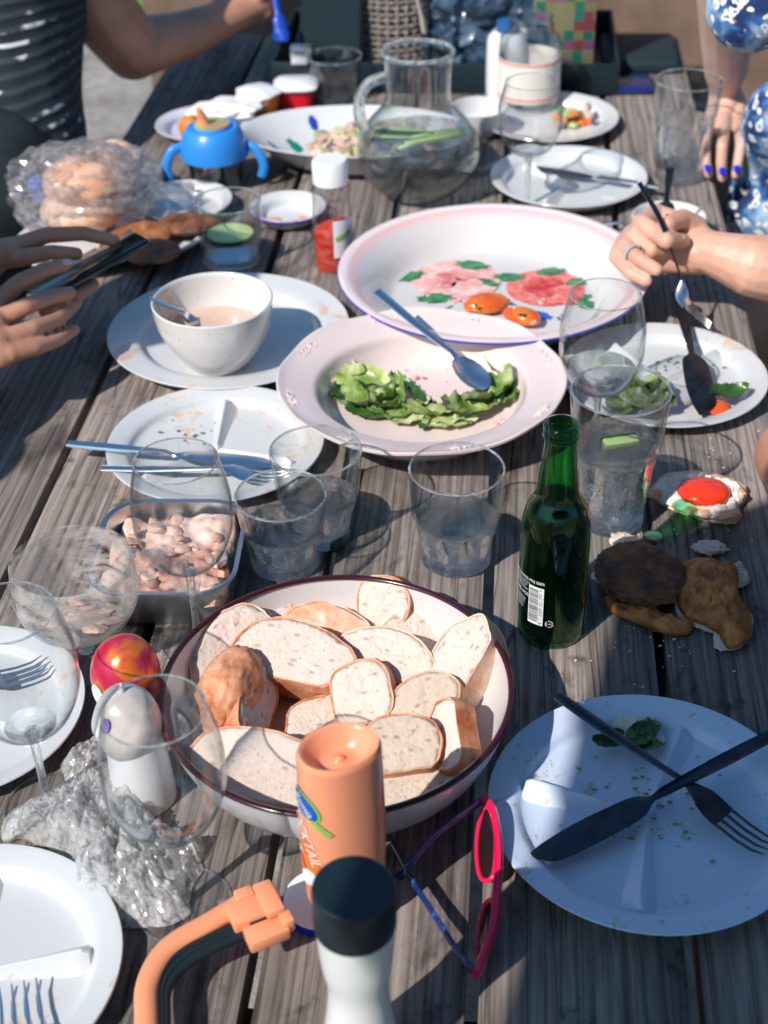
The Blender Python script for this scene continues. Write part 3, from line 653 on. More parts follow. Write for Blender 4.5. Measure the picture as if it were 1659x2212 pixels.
while y < lh_ / 2 - 0.003:
    t_ = q.choice([0.0003, 0.0005, 0.0008]); bb = grid_plate(lw_ * .62, t_, 8, 1, 0.0002)
    bmesh.ops.translate(bb, vec=(-lw_ * .14, y, 0), verts=bb.verts[:]); me_ = bpy.data.meshes.new('x'); bb.to_mesh(me_); bb.free(); bm.from_mesh(me_); bpy.data.meshes.remove(me_); y += t_ + q.choice([0.0003, 0.0004, 0.0006])
obj('barcode_bars', wrap(bm, RB, la, 0.048), BK, g)
tb = text_mesh('8 712000 051297 >', 0.0049); bmesh.ops.rotate(tb, cent=(0, 0, 0), matrix=Matrix.Rotation(R(90), 3, 'Z'), verts=tb.verts[:])
bmesh.ops.translate(tb, vec=(lw_ * .33, 0, 0.0002), verts=tb.verts[:]); obj('barcode_number', wrap(tb, RB, la, 0.048), BK, g)
def printed(s, size, ang, z, par=g, r=RB, name='lettering', m=WH, rot=0, rf=None):
    tb = text_mesh(s, size); 
    for v in tb.verts: v.co.z = 0.00012
    return obj(name, wrap(tb, r, ang, z, rot, rf), m, par, smooth=False)
printed('ALCOHOLVRIJ BIER', 0.0042, face - R(46), 0.0735); printed('0,0% VOL', 0.0050, face - R(60), 0.056)
for k in range(9): printed(['GEBROUWEN EN GEBOTTELD', 'INGREDIENTEN WATER', 'GERSTEMOUT HOP', 'TEN MINSTE HOUDBAAR', 'TOT EINDE ZIE FLES', 'KOEL EN DONKER', 'BEWAREN 300 ML', 'STATIEGELD', 'NEDERLAND'][k], 0.0019, face - R(64), 0.0695 - k * 0.0026 - (0.009 if k > 3 else 0))
printed('GLASS', 0.0021, face - R(2), 0.0305)
bm = bmesh.new()
for s0 in (0.15, 2.25, 4.35):
    pts = [(0.0036 * math.cos(s0 + k * 0.22), 0.0036 * math.sin(s0 + k * 0.22)) for k in range(8)]; pin = [(x * .86, y * .86) for x, y in pts]
    va = [bm.verts.new((x, y, .00015)) for x, y in pts]; vb = [bm.verts.new((x, y, .00015)) for x, y in pin]
    for k in range(7): bm.faces.new((va[k], va[k + 1], vb[k + 1], vb[k]))
    e = s0 + 7 * .22; bm.faces.new([bm.verts.new((rr2 * math.cos(e + da), rr2 * math.sin(e + da), .00015)) for rr2, da in ((0.0042, 0), (0.0034, .22), (0.0025, 0))])
obj('recycling_mark', wrap(bm, RB, face - R(2), 0.0305), WH, g)

# sunlight refracted by thick glass reaches the planks
so.data.cycles.is_caustics_light = True
for o in C.objects:
    if o.type == 'MESH' and o.data.materials and o.data.materials[0] in (GLASS, WATER, WATERC): o.cycles.is_caustics_caster = True
    if o.name.startswith('plank'): o.cycles.is_caustics_receiver = True

# ---------------------------------------------------------------- dishes
def ridge(L, h, w0, w1, fade=0.02):
    "raised divider of a partitioned plate, from the middle (x=0) out to x=L, swelling outwards"
    bm = bmesh.new(); n = 18; rows = []
    for i in range(n + 1):
        t = i / n; x = L * t; ww = w0 + (w1 - w0) * t ** 1.4; hh = h * (0.35 + 0.65 * t) * min(1, (1 - t) / 0.08 + 0.05) * min(1, t / 0.06 + .2)
        rows.append([bm.verts.new((x, s * ww, z * hh)) for s, z in ((-1, 0), (-.42, .52), (-.12, .94), (0, 1), (.12, .94), (.42, .52), (1, 0))])
    for a, b in zip(rows, rows[1:]):
        for k in range(6): bm.faces.new((a[k], b[k], b[k + 1], a[k + 1]))
    return bm
def plate(label, p, rad, hr=0.018, mat=None, dividers=None, wide=0.17, group='round dinner plates', cat_='plate', foot=0.62, name='plate', lip=0.0022, lh=0.015):
    g = thing(name, label, cat_, pz(p, 0.0), 0.0, group)
    r1 = rad * (1 - wide); rf = rad * foot
    prof = sp([(rf * 1.02, 0.0042), (r1 * .93, 0.0062), (r1, hr * .72), (rad * .95, hr * .95), (rad, hr)], 5)
    low = sp([(rad, hr - lip), (rad * .95, hr * .95 - lip - .0004), (r1 + .002, hr * .72 - lip), (r1 * .94, 0.0062 - lip), (rf * 1.04, 0.0012)], 4)
    top = [(0, 0.0042), (rf * .5, 0.0042)] + prof + [(rad + .0007, hr - lip * .5)] + low + [(rf, 0.0), (rf * .97, 0.0), (rf * .94, 0.0018), (0, 0.0018)]
    obj('plate_body', lathe(top, 96), mat, g, ang=50)
    for d in (dividers or []):
        dm = [math.degrees(math.atan2(q.y - p.y, q.x - p.x)) for q in [PH(d[0], d[1], 0.01)]][0]
        obj('divider', ridge(r1 * 1.0, lh, 0.005, 0.016), mat, g, (0, 0, 0.0041), (0, 0, R(dm)), ang=25)
    return g
PW_ = m_plate('white_plastic_plate', (0.60, 0.62, 0.64), 0.3, stain=(0.62, 0.42, 0.24), th=0.675, cs=70, grid=1)
PSKY = m_plate('sky_tinted_white_plate', (0.62, 0.73, 0.92), 0.28, stain=(0.46, 0.40, 0.24), th=0.645, cs=150, grid=1)  # white plate with the blue skylight of the shade painted into its colour
PC = m_plate('white_porcelain', (0.64, 0.65, 0.66), 0.15, stain=(0.62, 0.40, 0.28), th=0.69, cs=20)
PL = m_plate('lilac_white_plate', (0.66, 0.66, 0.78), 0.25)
pR = PH(1400, 1738, 0.018); mR = mpp(pR)
plate('white partitioned plastic plate, tinted blue for skylight, with crossed cutlery in the shade', pR, 345 * mR, 0.019, PSKY, [(1110, 1690), (1475, 1575), (1380, 1960)], group='partitioned plastic plates')
pS = PH(466, 952, 0.018); mS = mpp(pS)
plate('white partitioned plate with knife and spoon laid across its left rim', pS, 234 * mS, 0.019, PW_, [(490, 868), (300, 1040), (660, 1010)], group='partitioned plastic plates')
pLL = PH(-78, 2085, 0.018)
plate('white partitioned plate cut by the lower left corner of the photo', pLL, 0.110, 0.019, PW_, [(215, 2060), (-20, 1850), (-200, 2200)], group='partitioned plastic plates')
pL2 = PH(-92, 1530, 0.016)
plate('white plastic plate with a fork under the left wine glass', pL2, 0.107, 0.018, PW_, [(150, 1600)], group='partitioned plastic plates')
pBw = PH(494, 707, 0.02); mBw = mpp(pBw)
plate('large white plate carrying the soup bowl', pBw, 260 * mBw, 0.021, PC, wide=0.24)
pF = PH(1228, 380, 0.02); plate('white plate with a knife behind the floral dish', pF, 168 * mpp(pF), 0.022, PC, [(1100, 335), (1190, 430)], wide=0.15)
pF2 = PH(1432, 806, 0.018); plate('white partitioned plate with knife, lettuce and tomato at the right edge', pF2, 222 * mpp(pF2), 0.02, PW_, [(1300, 735), (1545, 765), (1385, 895)], group='partitioned plastic plates')
pF3 = PH(1185, 248, 0.02); plate('white plate with a salad wedge behind the wine glass', pF3, 150 * mpp(pF3), 0.02, PC, wide=0.2)
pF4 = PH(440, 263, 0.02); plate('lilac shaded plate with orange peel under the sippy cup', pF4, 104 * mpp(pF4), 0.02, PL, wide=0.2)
pF5 = PH(330, 500, 0.02); plate('white plate of burger patties behind the phone', pF5, 118 * mpp(pF5), 0.02, PC, wide=0.2)
pF6 = PH(180, 500, 0.03); plate('white plate under the bag of rolls', pF6, 0.095, 0.02, PC, wide=0.2)
pF8 = PH(395, 430, 0.02); plate('white plate half hidden behind the small tumbler', pF8, 0.07, 0.02, PC, wide=0.2)
# small saucer with blue rim and red sauce
pF7 = PH(622, 447, 0.02); g = plate('small blue-rimmed saucer with red sauce smears', pF7, 82 * mpp(pF7), 0.022, PC, wide=0.25, group='small side dishes', name='saucer')
rr7 = 82 * mpp(pF7); BLUE = simple('glazed_blue', (0.02, 0.06, 0.42), 0.25)
obj('rim_line', lathe([(rr7 + .0002, 0.0175), (rr7 + .0014, 0.0188), (rr7 + .0014, 0.0205), (rr7 + .0004, 0.0212)], 72, closed=True), BLUE, g)
TOM = simple('tomato_red', (0.72, 0.055, 0.018), 0.22, col2=(0.80, 0.13, 0.03), cs=30, sss=0.2, coat=0.4)
bm = bmesh.new()
for k in range(34):
    a = rr.uniform(3.3, 6.1); q = rr.uniform(.35, .66) * rr7; lump(.009, .005, .0012, .3, 3, 1, k, bm, (q * math.cos(a), q * math.sin(a), 0.006))
obj('sauce_smear', bm, simple('thin_red_sauce', (0.80, 0.30, 0.18), .3), g)

# soup bowl on its plate
pq = PH(458, 646, 0.088); rb = 131.5 * mpp(pq); p0 = pz(pq, 0.0045)
SPK = m_plate('speckled_white_glaze', (0.68, 0.66, 0.64), 0.14, speck=(0.25, 0.17, 0.12))
g = thing('soup_bowl', 'speckled white bowl with leftover beige soup', 'bowl', p0)
b_ = sp([(0.032, 0.0), (0.036, 0.003), (rb * .72, 0.022), (rb * .93, 0.052), (rb, 0.083)], 6)
obj('bowl_body', lathe([(0, 0.001)] + b_ + [(rb - .0015, 0.0843)] + [(max(0, r - 0.0035), z + (0.004 if z < .03 else 0)) for r, z in b_][::-1] + [(0, 0.007)], 80), SPK, g, ang=50)
SOUP = simple('beige_soup', (0.62, 0.42, 0.33), 0.25, col2=(0.66, 0.47, 0.38), cs=25, coat=0.3)
obj('soup', lathe([(0, 0.044), (rb * .855, 0.044), (rb * .78, 0.034), (0, 0.02)], 56, lambda a, r, z: r * (1 + .02 * math.sin(3 * a))), SOUP, g)
bm = bmesh.new()
for k, (a0, w_, h0, h1) in enumerate([(2.5, .22, .034, .075), (2.9, .14, .034, .080), (3.3, .2, .034, .062), (2.75, .42, .042, .079)]):
    n_ = 8; row = []
    for i in range(n_ + 1):
        z = h0 + (h1 - h0) * i / n_; rr_ = np_ = None
        rl = next((r for r, zz in b_ if zz >= z), rb) - 0.0040
        ww = w_ * (1 - .6 * i / n_) * (1 + .25 * math.sin(i * 2.1 + k))
        row.append([bm.verts.new((rl * math.cos(a0 + ww * s), rl * math.sin(a0 + ww * s), z)) for s in (-1, -.3, .4, 1)])
    for a, b in zip(row, row[1:]):
        for i in range(3): bm.faces.new((a[i], a[i + 1], b[i + 1], b[i]))
obj('soup_smear', bm, SOUP, g)

# pink bowl with lettuce
pk = PH(910, 812, 0.055); rk = 312 * mpp(pk); pk0 = pz(pk, 0)
def m_pink():
    m, n, b = newmat('pale_pink_stoneware'); v = coords(n)
    n.links.new(mixc(n, nz(n, v, 12, 5), (0.72, 0.585, 0.565), (0.77, 0.655, 0.635)), b.inputs['Base Color']); b.inputs['Roughness'].default_value = .2; b.inputs['Coat Weight'].default_value = .4
    return m
PINK = m_pink()
g = thing('serving_bowl', 'wide pale pink bowl with dressed lettuce leftovers', 'serving bowl', pk0)
up_ = sp([(rk * .50, 0.010), (rk * .62, 0.014), (rk * .70, 0.030), (rk * .735, 0.043), (rk * .80, 0.0475), (rk * .93, 0.053), (rk * .985, 0.0565), (rk, 0.0560)], 5)
lo_ = sp([(rk * 1.0, 0.0535), (rk * .95, 0.050), (rk * .80, 0.0435), (rk * .74, 0.039), (rk * .66, 0.014), (rk * .58, 0.004)], 5)
def pmod(a, r, z):
    k = max(0, (r - rk * .85) / (rk * .15)); return (r * (1 + .010 * k * abs(math.sin(a * 4)) ** 6 * -1.0 + 0.004 * k), z + 0.0016 * k * math.cos(a * 8))
obj('bowl_body', lathe([(0, 0.009), (rk * .3, 0.0093)] + up_ + lo_ + [(rk * .56, 0), (rk * .53, 0), (rk * .5, 0.004), (0, 0.004)], 128, pmod), PINK, g, ang=50)
for k in range(8):
    a = k * math.pi / 4 + .25; bm = bmesh.new()
    for s in (-1, 1):
        for e in range(3):
            pts = []
            for i in range(9):
                t = i / 8; aa = a + s * (0.02 + .11 * t) ; r_ = rk * (.915 + .025 * math.sin(t * 5 + e * 1.6)); pts.append((r_ * math.cos(aa), r_ * math.sin(aa), 0.0535 + (r_ / rk - .93) * .06))
            tube(pts, [0.0011 * (1 - .8 * i / 8) for i in range(9)], 6, bm)
    obj('rim_relief', bm, PINK, g)
# floral dish
pf = PH(1065, 578, 0.055); rf_ = 335 * mpp(pf); pf0 = pz(pf, 0)
def m_fl():
    m, n, b = newmat('white_glaze_pink_rim'); t = n.nodes.new('ShaderNodeTexCoord'); le = n.nodes.new('ShaderNodeVectorMath'); le.operation = 'LENGTH'
    mp = n.nodes.new('ShaderNodeMapping'); mp.inputs['Scale'].default_value = (1, 1, 0); n.links.new(t.outputs['Object'], mp.inputs[0]); n.links.new(mp.outputs[0], le.inputs[0])
    mu = n.nodes.new('ShaderNodeMath'); mu.operation = 'DIVIDE'; mu.inputs[1].default_value = rf_; n.links.new(le.outputs['Value'], mu.inputs[0])
    c = ramp(n, mu.outputs[0], [(0, (0.65, 0.65, 0.63)), (0.86, (0.66, 0.63, 0.615)), (0.925, (0.80, 0.48, 0.47)), (0.955, (0.83, 0.74, 0.73)), (1, (0.80, 0.60, 0.60))])
    v = coords(n); s1 = nz(n, v, 16, 6, .65, 1.0)
    c = mixc(n, ramp(n, s1, [(0.60, (0, 0, 0)), (0.74, (.5, .5, .5))]), c, (0.62, 0.5, 0.44))
    n.links.new(c, b.inputs['Base Color']); b.inputs['Roughness'].default_value = .16; b.inputs['Coat Weight'].default_value = .4; return m
FLO = m_fl(); g = thing('floral_dish', 'big white dish painted with red and pink flowers, pink rim', 'serving dish', pf0)
up_ = sp([(rf_ * .60, 0.012), (rf_ * .68, 0.015), (rf_ * .78, 0.036), (rf_ * .88, 0.050), (rf_ * .96, 0.056), (rf_, 0.056)], 5)
lo_ = sp([(rf_ * 1.0, 0.053), (rf_ * .95, 0.050), (rf_ * .8, 0.033), (rf_ * .70, 0.010), (rf_ * .6, 0.003)], 5)
obj('bowl_body', lathe([(0, 0.0115), (rf_ * .3, 0.0118)] + up_ + lo_ + [(rf_ * .58, 0), (rf_ * .55, 0), (rf_ * .53, 0.006), (0, 0.006)], 128), FLO, g, ang=50)
obj('rim_line', lathe([(rf_ + .0001, 0.0520), (rf_ + .0012, 0.0530), (rf_ + .0012, 0.0545), (rf_ + .0002, 0.0552)], 96, closed=True), BLUE, g)
PR = simple('painted_red', (0.70, 0.10, 0.09), .25, col2=(0.80, 0.28, 0.24), cs=70); PP = simple('painted_pink', (0.80, 0.36, 0.33), .25, col2=(0.84, 0.58, 0.54), cs=60); PG = simple('painted_green', (0.02, 0.16, 0.06), .25, col2=(0.08, 0.30, 0.12), cs=90); PB = simple('painted_blue', (0.02, 0.12, 0.55), .25)
def petal_flower(c, r, m, n=6, sq=.55):
    bm = bmesh.new()
    for k in range(n):
        a = 2 * math.pi * k / n + .3; pts = []
        for i in range(14):
            t = 2 * math.pi * i / 14; x = r * (.52 + .5 * math.cos(t)); y = r * sq * math.sin(t) * (1 + .25 * math.cos(t)) * (1 + .12 * math.sin(5 * t))
            pts.append((x * math.cos(a) - y * math.sin(a), x * math.sin(a) + y * math.cos(a), 0.0002 + k * 0.00008))
        bm.faces.new([bm.verts.new(q) for q in pts])
    return obj('painted_flower', bm, m, g, (c.x - pf0.x, c.y - pf0.y, c.z - T + 0.0003))
def leaf_print(u, v, r, a, m=None):
    c = PH(u, v, 0.0125); bm = bmesh.new(); pts = []
    for i in range(16):
        t = 2 * math.pi * i / 16; k = 1 + (.22 if i % 2 else -.1); pts.append((r * math.cos(t) * k, r * .5 * math.sin(t) * k, 0))
    bm.faces.new([bm.verts.new(q) for q in pts]); bmesh.ops.triangulate(bm, faces=bm.faces[:])
    return obj('painted_leaf', bm, m or PG, g, (c.x - pf0.x, c.y - pf0.y, c.z - T + 0.0010), (0, 0, R(a)))
petal_flower(PH(985, 605, 0.0125), 0.057, PP); petal_flower(PH(1178, 622, 0.0125), 0.050, PR)
for (u, v, r_, m_) in [(985, 605, .030, simple('painted_rose', (.62, .16, .15), .25, col2=(.78, .40, .36), cs=90)), (1178, 622, .028, simple('painted_crimson', (.50, .03, .03), .25, col2=(.72, .14, .12), cs=90)), (1215, 640, .026, PR), (1015, 625, .026, PP)]:
    f_ = petal_flower(PH(u, v, .0125), r_, m_, 5, .42); f_.location.z += .0008; f_.rotation_euler.z = u
for u, v, r, a in [(1020, 574, .022, -20), (885, 598, .021, 30), (890, 565, .018, 40), (1100, 600, .020, -10), (1045, 612, .020, -25), (1190, 588, .019, 10), (1250, 610, .018, 15), (1272, 660, .018, -30), (940, 645, .022, 5), (1255, 643, .014, 10)]: leaf_print(u, v, r, a)
bm = bmesh.new(); 
obj('painted_flower', lump(.01, .01, .0006, .2, 3, 2, 1, bm), simple('painted_dark_centre', (.25, .05, .04), .3), g, (PH(985, 605, .0125).x - pf0.x, PH(985, 605, .0125).y - pf0.y, .0135))
leaf_print(1165, 682, .016, -30, PB)
# tomatoes left in the floral dish
for k, (u, v, a, s, lb) in enumerate([(1050, 645, 10, 1.0, 'glossy roasted tomato lying in the floral dish'), (1128, 672, -35, .85, 'smaller roasted tomato touching the first in the floral dish')]):
    q = PH(u, v, 0.03); o = obj('roast_tomato', lump(.030 * s, .019 * s, .012 * s, .12, 2.2, 3, k + 2, amp2=.03, freq2=9), simple('roast_orange_red', (0.66, 0.10, 0.015), 0.22, col2=(0.75, 0.24, 0.03), cs=40, coat=.5), loc=(q.x, q.y, T + .0235), rot=(0, 0, R(a))); tag(o, lb, 'tomato')

# oval salad dish
pd = PH(770, 288, 0.05); g = thing('oval_dish', 'white oval dish with blue and green leaf pattern, full of salad', 'serving dish', pz(pd, 0), R(-6))
ax, ay = 252 * mpp(pd), 0.105
def omod(a, r, z):
    k = r / 1.0; return r
bm = lathe([(0, .012), (.45, .0125)] + sp([(.62, .016), (.80, .034), (.95, .052), (1.0, .056)], 5) + sp([(1.0, .053), (.93, .047), (.78, .028), (.60, .010)], 4) + [(.42, .008), (.40, 0), (.37, 0), (.35, .006), (0, .006)], 96)
bmesh.ops.scale(bm, vec=(ax, ay, 1), verts=bm.verts[:]); obj('bowl_body', bm, PC, g, ang=50)
def dleaf(u, v, r, a, m, h):
    for _ in range(6):
        c = PH(u, v, h); k = g; d = Matrix.Rotation(R(6), 3, 'Z') @ (c - k.location); kk = math.hypot(d.x / ax, d.y / ay)
        pr_ = [(0, .012), (.62, .016), (.80, .034), (.95, .052), (1.0, .056), (2, .056)]
        for (k0, z0), (k1, z1_) in zip(pr_, pr_[1:]):
            if k0 <= kk <= k1: h = z0 + (z1_ - z0) * (kk - k0) / (k1 - k0) + .001
    d.z = h
    bm = bmesh.new(); pts = []
    for i in range(14):
        t = 2 * math.pi * i / 14; kk = 1 + (.18 if i % 2 else -.05); pts.append((r * math.cos(t) * kk, r * .5 * math.sin(t) * kk, 0))
    bm.faces.new([bm.verts.new(q) for q in pts]); nn = Vector((-d.x * .9, -d.y * 1.6, .12)).normalized()
    obj('painted_leaf', bm, m, g, d + nn * 0.0035, nn.to_track_quat('Z', 'X').to_euler())
dleaf(590, 282, .016, 0, BLUE, .032); dleaf(604, 288, .014, 0, BLUE, .030); dleaf(636, 268, .020, 0, simple('painted_teal', (0.0, .30, .20), .3), .030); dleaf(673, 240, .012, 0, BLUE, .032)
SAL = m_leaf('couscous_salad', (0.30, 0.34, 0.10), (0.66, 0.52, 0.38), (0.76, 0.66, 0.52), 60); bits = []
sal = thing('salad', 'pale pink and green chopped salad heaped in the oval dish', 'salad', (pd.x + .02, pd.y - .0, T + .014))
for k in range(150):
    a, q = rr.uniform(0, 6.283), math.sqrt(rr.random()); x, y = q * ax * .66 * math.cos(a) + .015, q * ay * .74 * math.sin(a); s = rr.uniform(.008, .015)
    o = obj('salad_piece', lump(s, s * rr.uniform(.5, .9), s * rr.uniform(.35, .6), .35, 2.5, 1, k), rr.choice([SAL, SAL, LETTP, MOUSSE]), sal, (x, y, .012 + .022 * (1 - q * q) + rr.uniform(0, .006)), (rr.uniform(-.5, .5), rr.uniform(-.5, .5), rr.uniform(0, 3)))
# second bowl with blue leaf, right of the carafe
pb_ = PH(1035, 232, 0.045); g = thing('side_bowl', 'white side bowl with blue leaf pattern right of the carafe', 'bowl', pz(pb_, 0))
rb2 = 62 * mpp(pb_); b_ = sp([(rb2 * .45, 0), (rb2 * .6, .004), (rb2 * .86, .022), (rb2, .046)], 5)
obj('bowl_body', lathe([(0, .001)] + b_ + [(rb2 - .0012, .0472)] + [(max(0, r - .003), z + (.003 if z < .02 else 0)) for r, z in b_][::-1] + [(0, .005)], 64), PC, g)
obj('painted_leaf', lump(.012, .006, .0006, .2, 3, 2, 3), BLUE, g, (-rb2 * .97, -.012, .025), (0, R(-70), 0))
# small white tub bowl with green stripe
pw = PH(1446, 468, 0.035); g = thing('small_bowl', 'small white bowl with green rim behind the fork hand', 'bowl', pz(pw, 0)); rw = 80 * mpp(pw)
b_ = sp([(rw * .55, 0), (rw * .68, .003), (rw * .93, .022), (rw, .036)], 5)
obj('bowl_body', lathe([(0, .001)] + b_ + [(rw - .0012, .0372)] + [(max(0, r - .003), z + (.003 if z < .02 else 0)) for r, z in b_][::-1] + [(0, .005)], 64), PC, g)
obj('rim_line', lathe([(rw - .0006, .029), (rw + .0009, .0285), (rw + .0011, .0345), (rw - .0002, .0345)], 64, closed=True), simple('green_stripe', (.30, .55, .22), .3), g)

# ---------------------------------------------------------------- bread bowl
pb = PH(727, 1477, 0.072); RBW = 381 * mpp(pb); pb0 = pz(pb, 0)
ENAM = m_plate('cream_enamel', (0.64, 0.63, 0.64), 0.12, coat=0.6)
g = thing('bread_bowl', 'large white enamel bowl with dark red rim holding bread', 'bowl', pb0)
b_ = sp([(RBW * .60, 0.0), (RBW * .68, .004), (RBW * .87, .024), (RBW * .96, .048), (RBW * .995, .070)], 6)
inn = sp([(RBW * .985, .0695), (RBW * .945, .048), (RBW * .85, .027), (RBW * .66, .010), (RBW * .5, .0055)], 6)
obj('bowl_body', lathe([(0, .002), (RBW * .57, .002)] + b_ + inn + [(0, .0052)], 128), ENAM, g, ang=50)
obj('rim', lathe([(RBW * .99 + .0028 * math.cos(k / 10 * 6.283), .0705 + .0022 * math.sin(k / 10 * 6.283)) for k in range(10)], 128, closed=True), simple('dark_red_enamel', (0.045, 0.006, 0.008), .2, coat=.4), g)
def bread(label, u, v, h, w, ht, th, n, xd, shape='loaf', seed=0, crust=None, cm=None, bend=0.0):
    "a slice: w x ht face, th thick; n = outward direction of the cut face, xd = direction of its width"
    w *= 1.13; ht *= 1.16; th *= 1.62; h -= .004
    n = Vector(n).normalized(); xd = Vector(xd); xd = (xd - n * xd.dot(n)).normalized(); yd = n.cross(xd)
    q = PH(u, v, h); c = q - n * (th * 0.5)
    Ng_ = 44; out = []
    for i in range(Ng_):
        a = 2 * math.pi * i / Ng_; ca, sa = math.cos(a), math.sin(a); e = 2.5 if shape == 'loaf' else 2.05
        r = (abs(ca) ** e + abs(sa) ** e) ** (-1 / e)
        if shape == 'loaf' and sa < 0: r *= 1 - .10 * abs(sa)
        if shape == 'heel': r *= 1 + .06 * math.sin(3 * a)
        r *= 1 + .10 * mn.noise(Vector((ca * 1.6, sa * 1.6, seed * 5.1))) + .03 * mn.noise(Vector((ca * 5, sa * 5, seed * 3.3)))
        out.append((w / 2 * r * ca, max(ht / 2 * r * sa, -ht * (.385 + .012 * math.sin(seed + ca * 3)))))
    def nzz(x, y, s): return .0016 * mn.noise(Vector((x * 120, y * 120, seed + s))) + .0012 * mn.noise(Vector((x * 320, y * 320, seed + s)))
    def bd(x, y): return bend * (x / (w / 2)) ** 2
    bm = bmesh.new(); rings = []
    for s, side in ((1, 1), (-1, -1)):
        rr_ = []
        for k in (0.97, .86, .72, .56, .38, .2):
            rr_.append([bm.verts.new((x * k, y * k, side * th / 2 + (nzz(x * k, y * k, side) if k < .95 else -side * .0006) + bd(x * k, y * k))) for x, y in out])
        cc = bm.verts.new((0, 0, side * th / 2 + nzz(0, 0, side)))
        for a_, b2 in zip(rr_, rr_[1:]):
            for i in range(Ng_): bm.faces.new((a_[i], a_[(i + 1) % Ng_], b2[(i + 1) % Ng_], b2[i]))
        for i in range(Ng_): bm.faces.new((rr_[-1][i], rr_[-1][(i + 1) % Ng_], cc))
        rings.append(rr_[0])
    for i in range(Ng_): bm.faces.new((rings[0][i], rings[1][i], rings[1][(i + 1) % Ng_], rings[0][(i + 1) % Ng_]))
    root = thing('bread_slice', label, 'bread', c, 0, 'sliced bread in the enamel bowl')
    root.rotation_mode = 'QUATERNION'; root.rotation_quaternion = Matrix((xd, yd, n)).transposed().to_quaternion()
    obj('crumb', bm, cm or CRUMB, root, ang=80)
    bm = bmesh.new(); NZ = 7; rg = []
    for j in range(NZ + 1):
        t = j / NZ; z = th * (t - .5); bul = 1 + .035 * math.sin(math.pi * t)
        rg.append([bm.verts.new((x * bul + x / w * .002 + .0010 * mn.noise(Vector((x * 90, y * 90, z * 90 + seed))) * (1 if 0 < j < NZ else .4), y * bul + y / ht * .002 + .0010 * mn.noise(Vector((y * 90, z * 90, x * 90 + seed))) * (1 if 0 < j < NZ else .4), z + bd(x, y))) for x, y in out])
    for s in (0, NZ):
        rg.insert(0, [bm.verts.new((x * .975, y * .975, (th * (s / NZ - .5)) * .985 + bd(x, y))) for x, y in out]) if s == 0 else rg.append([bm.verts.new((x * .975, y * .975, (th * .5) * .985 + bd(x, y))) for x, y in out])
    for a_, b2 in zip(rg, rg[1:]):
        for i in range(Ng_): bm.faces.new((a_[i], a_[(i + 1) % Ng_], b2[(i + 1) % Ng_], b2[i]))
    obj('crust', bm, crust or CRUST, root, ang=80)
    return root
CRSH = m_crumb('shaded_crumb', (0.52, 0.42, 0.34), (0.66, 0.56, 0.47))  # darker copy of the crumb, shade painted into the colour
bread('upright round slice leaning on the far wall of the bread bowl', 826, 1308, .058, .042, .044, .022, (-.25, -.72, .62), (.95, -.1, .1), seed=1)
bread('long slice against the left wall with orange crust outside', 500, 1396, .058, .080, .046, .022, (.25, -.50, .82), (.55, .80, .12), 'oval', 2, CRUST2)
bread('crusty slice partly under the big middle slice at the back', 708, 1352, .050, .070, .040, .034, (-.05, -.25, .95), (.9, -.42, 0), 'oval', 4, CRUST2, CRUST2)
bread('largest slice lying in the middle of the bread bowl', 632, 1412, .064, .092, .052, .026, (-.05, -.45, .9), (.95, -.30, -.05), 'oval', 3)
bread('thick slice with floury crust right of the biggest slice', 836, 1418, .058, .074, .042, .030, (-.15, -.5, .85), (.93, -.36, -.1), 'oval', 5, CRUST2)
bread('small oval slice standing at the centre of the bowl', 780, 1505, .050, .046, .050, .020, (-.18, -.62, .76), (.95, .1, .1), 'loaf', 6)
bread('long slice propped against the right wall of the bowl', 978, 1440, .062, .088, .042, .026, (-.42, -.35, .84), (.62, .72, .15), 'oval', 7, CRUST2)
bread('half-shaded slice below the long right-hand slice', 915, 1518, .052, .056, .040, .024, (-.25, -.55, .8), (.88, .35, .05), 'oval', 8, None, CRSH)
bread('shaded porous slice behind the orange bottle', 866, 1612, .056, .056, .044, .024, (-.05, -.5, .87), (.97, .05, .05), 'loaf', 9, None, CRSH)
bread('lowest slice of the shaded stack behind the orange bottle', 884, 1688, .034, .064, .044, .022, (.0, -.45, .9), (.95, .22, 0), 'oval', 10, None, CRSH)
bread('crusty slice standing on edge at the lower right of the bowl', 962, 1588, .056, .056, .034, .013, (-.78, -.25, .58), (.10, .95, .15), 'oval', 11, CRUST)
q = PH(492, 1500, .048); o = obj('bread_heel', lump(.047, .026, .030, .10, 2.0, 5, 12, amp2=.045, freq2=9), CRUST, loc=q, rot=(R(10), R(-12), R(72))); tag(o, 'dark crusty loaf heel standing at the left of the bowl', 'bread')
bread('slice standing on edge beside the crusty heel', 560, 1530, .048, .070, .044, .024, (.86, -.22, .42), (.12, .93, .12), 'oval', 13, CRUST)
bread('big pale slice along the near left wall of the bowl', 560, 1662, .056, .100, .052, .026, (-.10, -.66, .74), (.93, -.30, .0), 'oval', 14)
bread('thick slice lying between the big middle slice and the bottle', 700, 1560, .030, .060, .046, .022, (.05, -.25, .96), (.9, .4, 0), 'oval', 21)
bread('slice tucked under the upright round slice at the back', 900, 1370, .044, .056, .040, .024, (.15, -.4, .9), (.9, .3, 0), 'oval', 22, CRUST2)
bread('crusty piece at the far left corner of the bowl', 560, 1345, .050, .056, .040, .026, (.1, -.45, .88), (.8, .5, 0), 'oval', 23, CRUST2)
bread('slice half hidden at the bottom right behind the bottle', 940, 1665, .032, .056, .040, .022, (.1, -.5, .86), (.8, .6, 0), 'oval', 24, CRUST, CRSH)
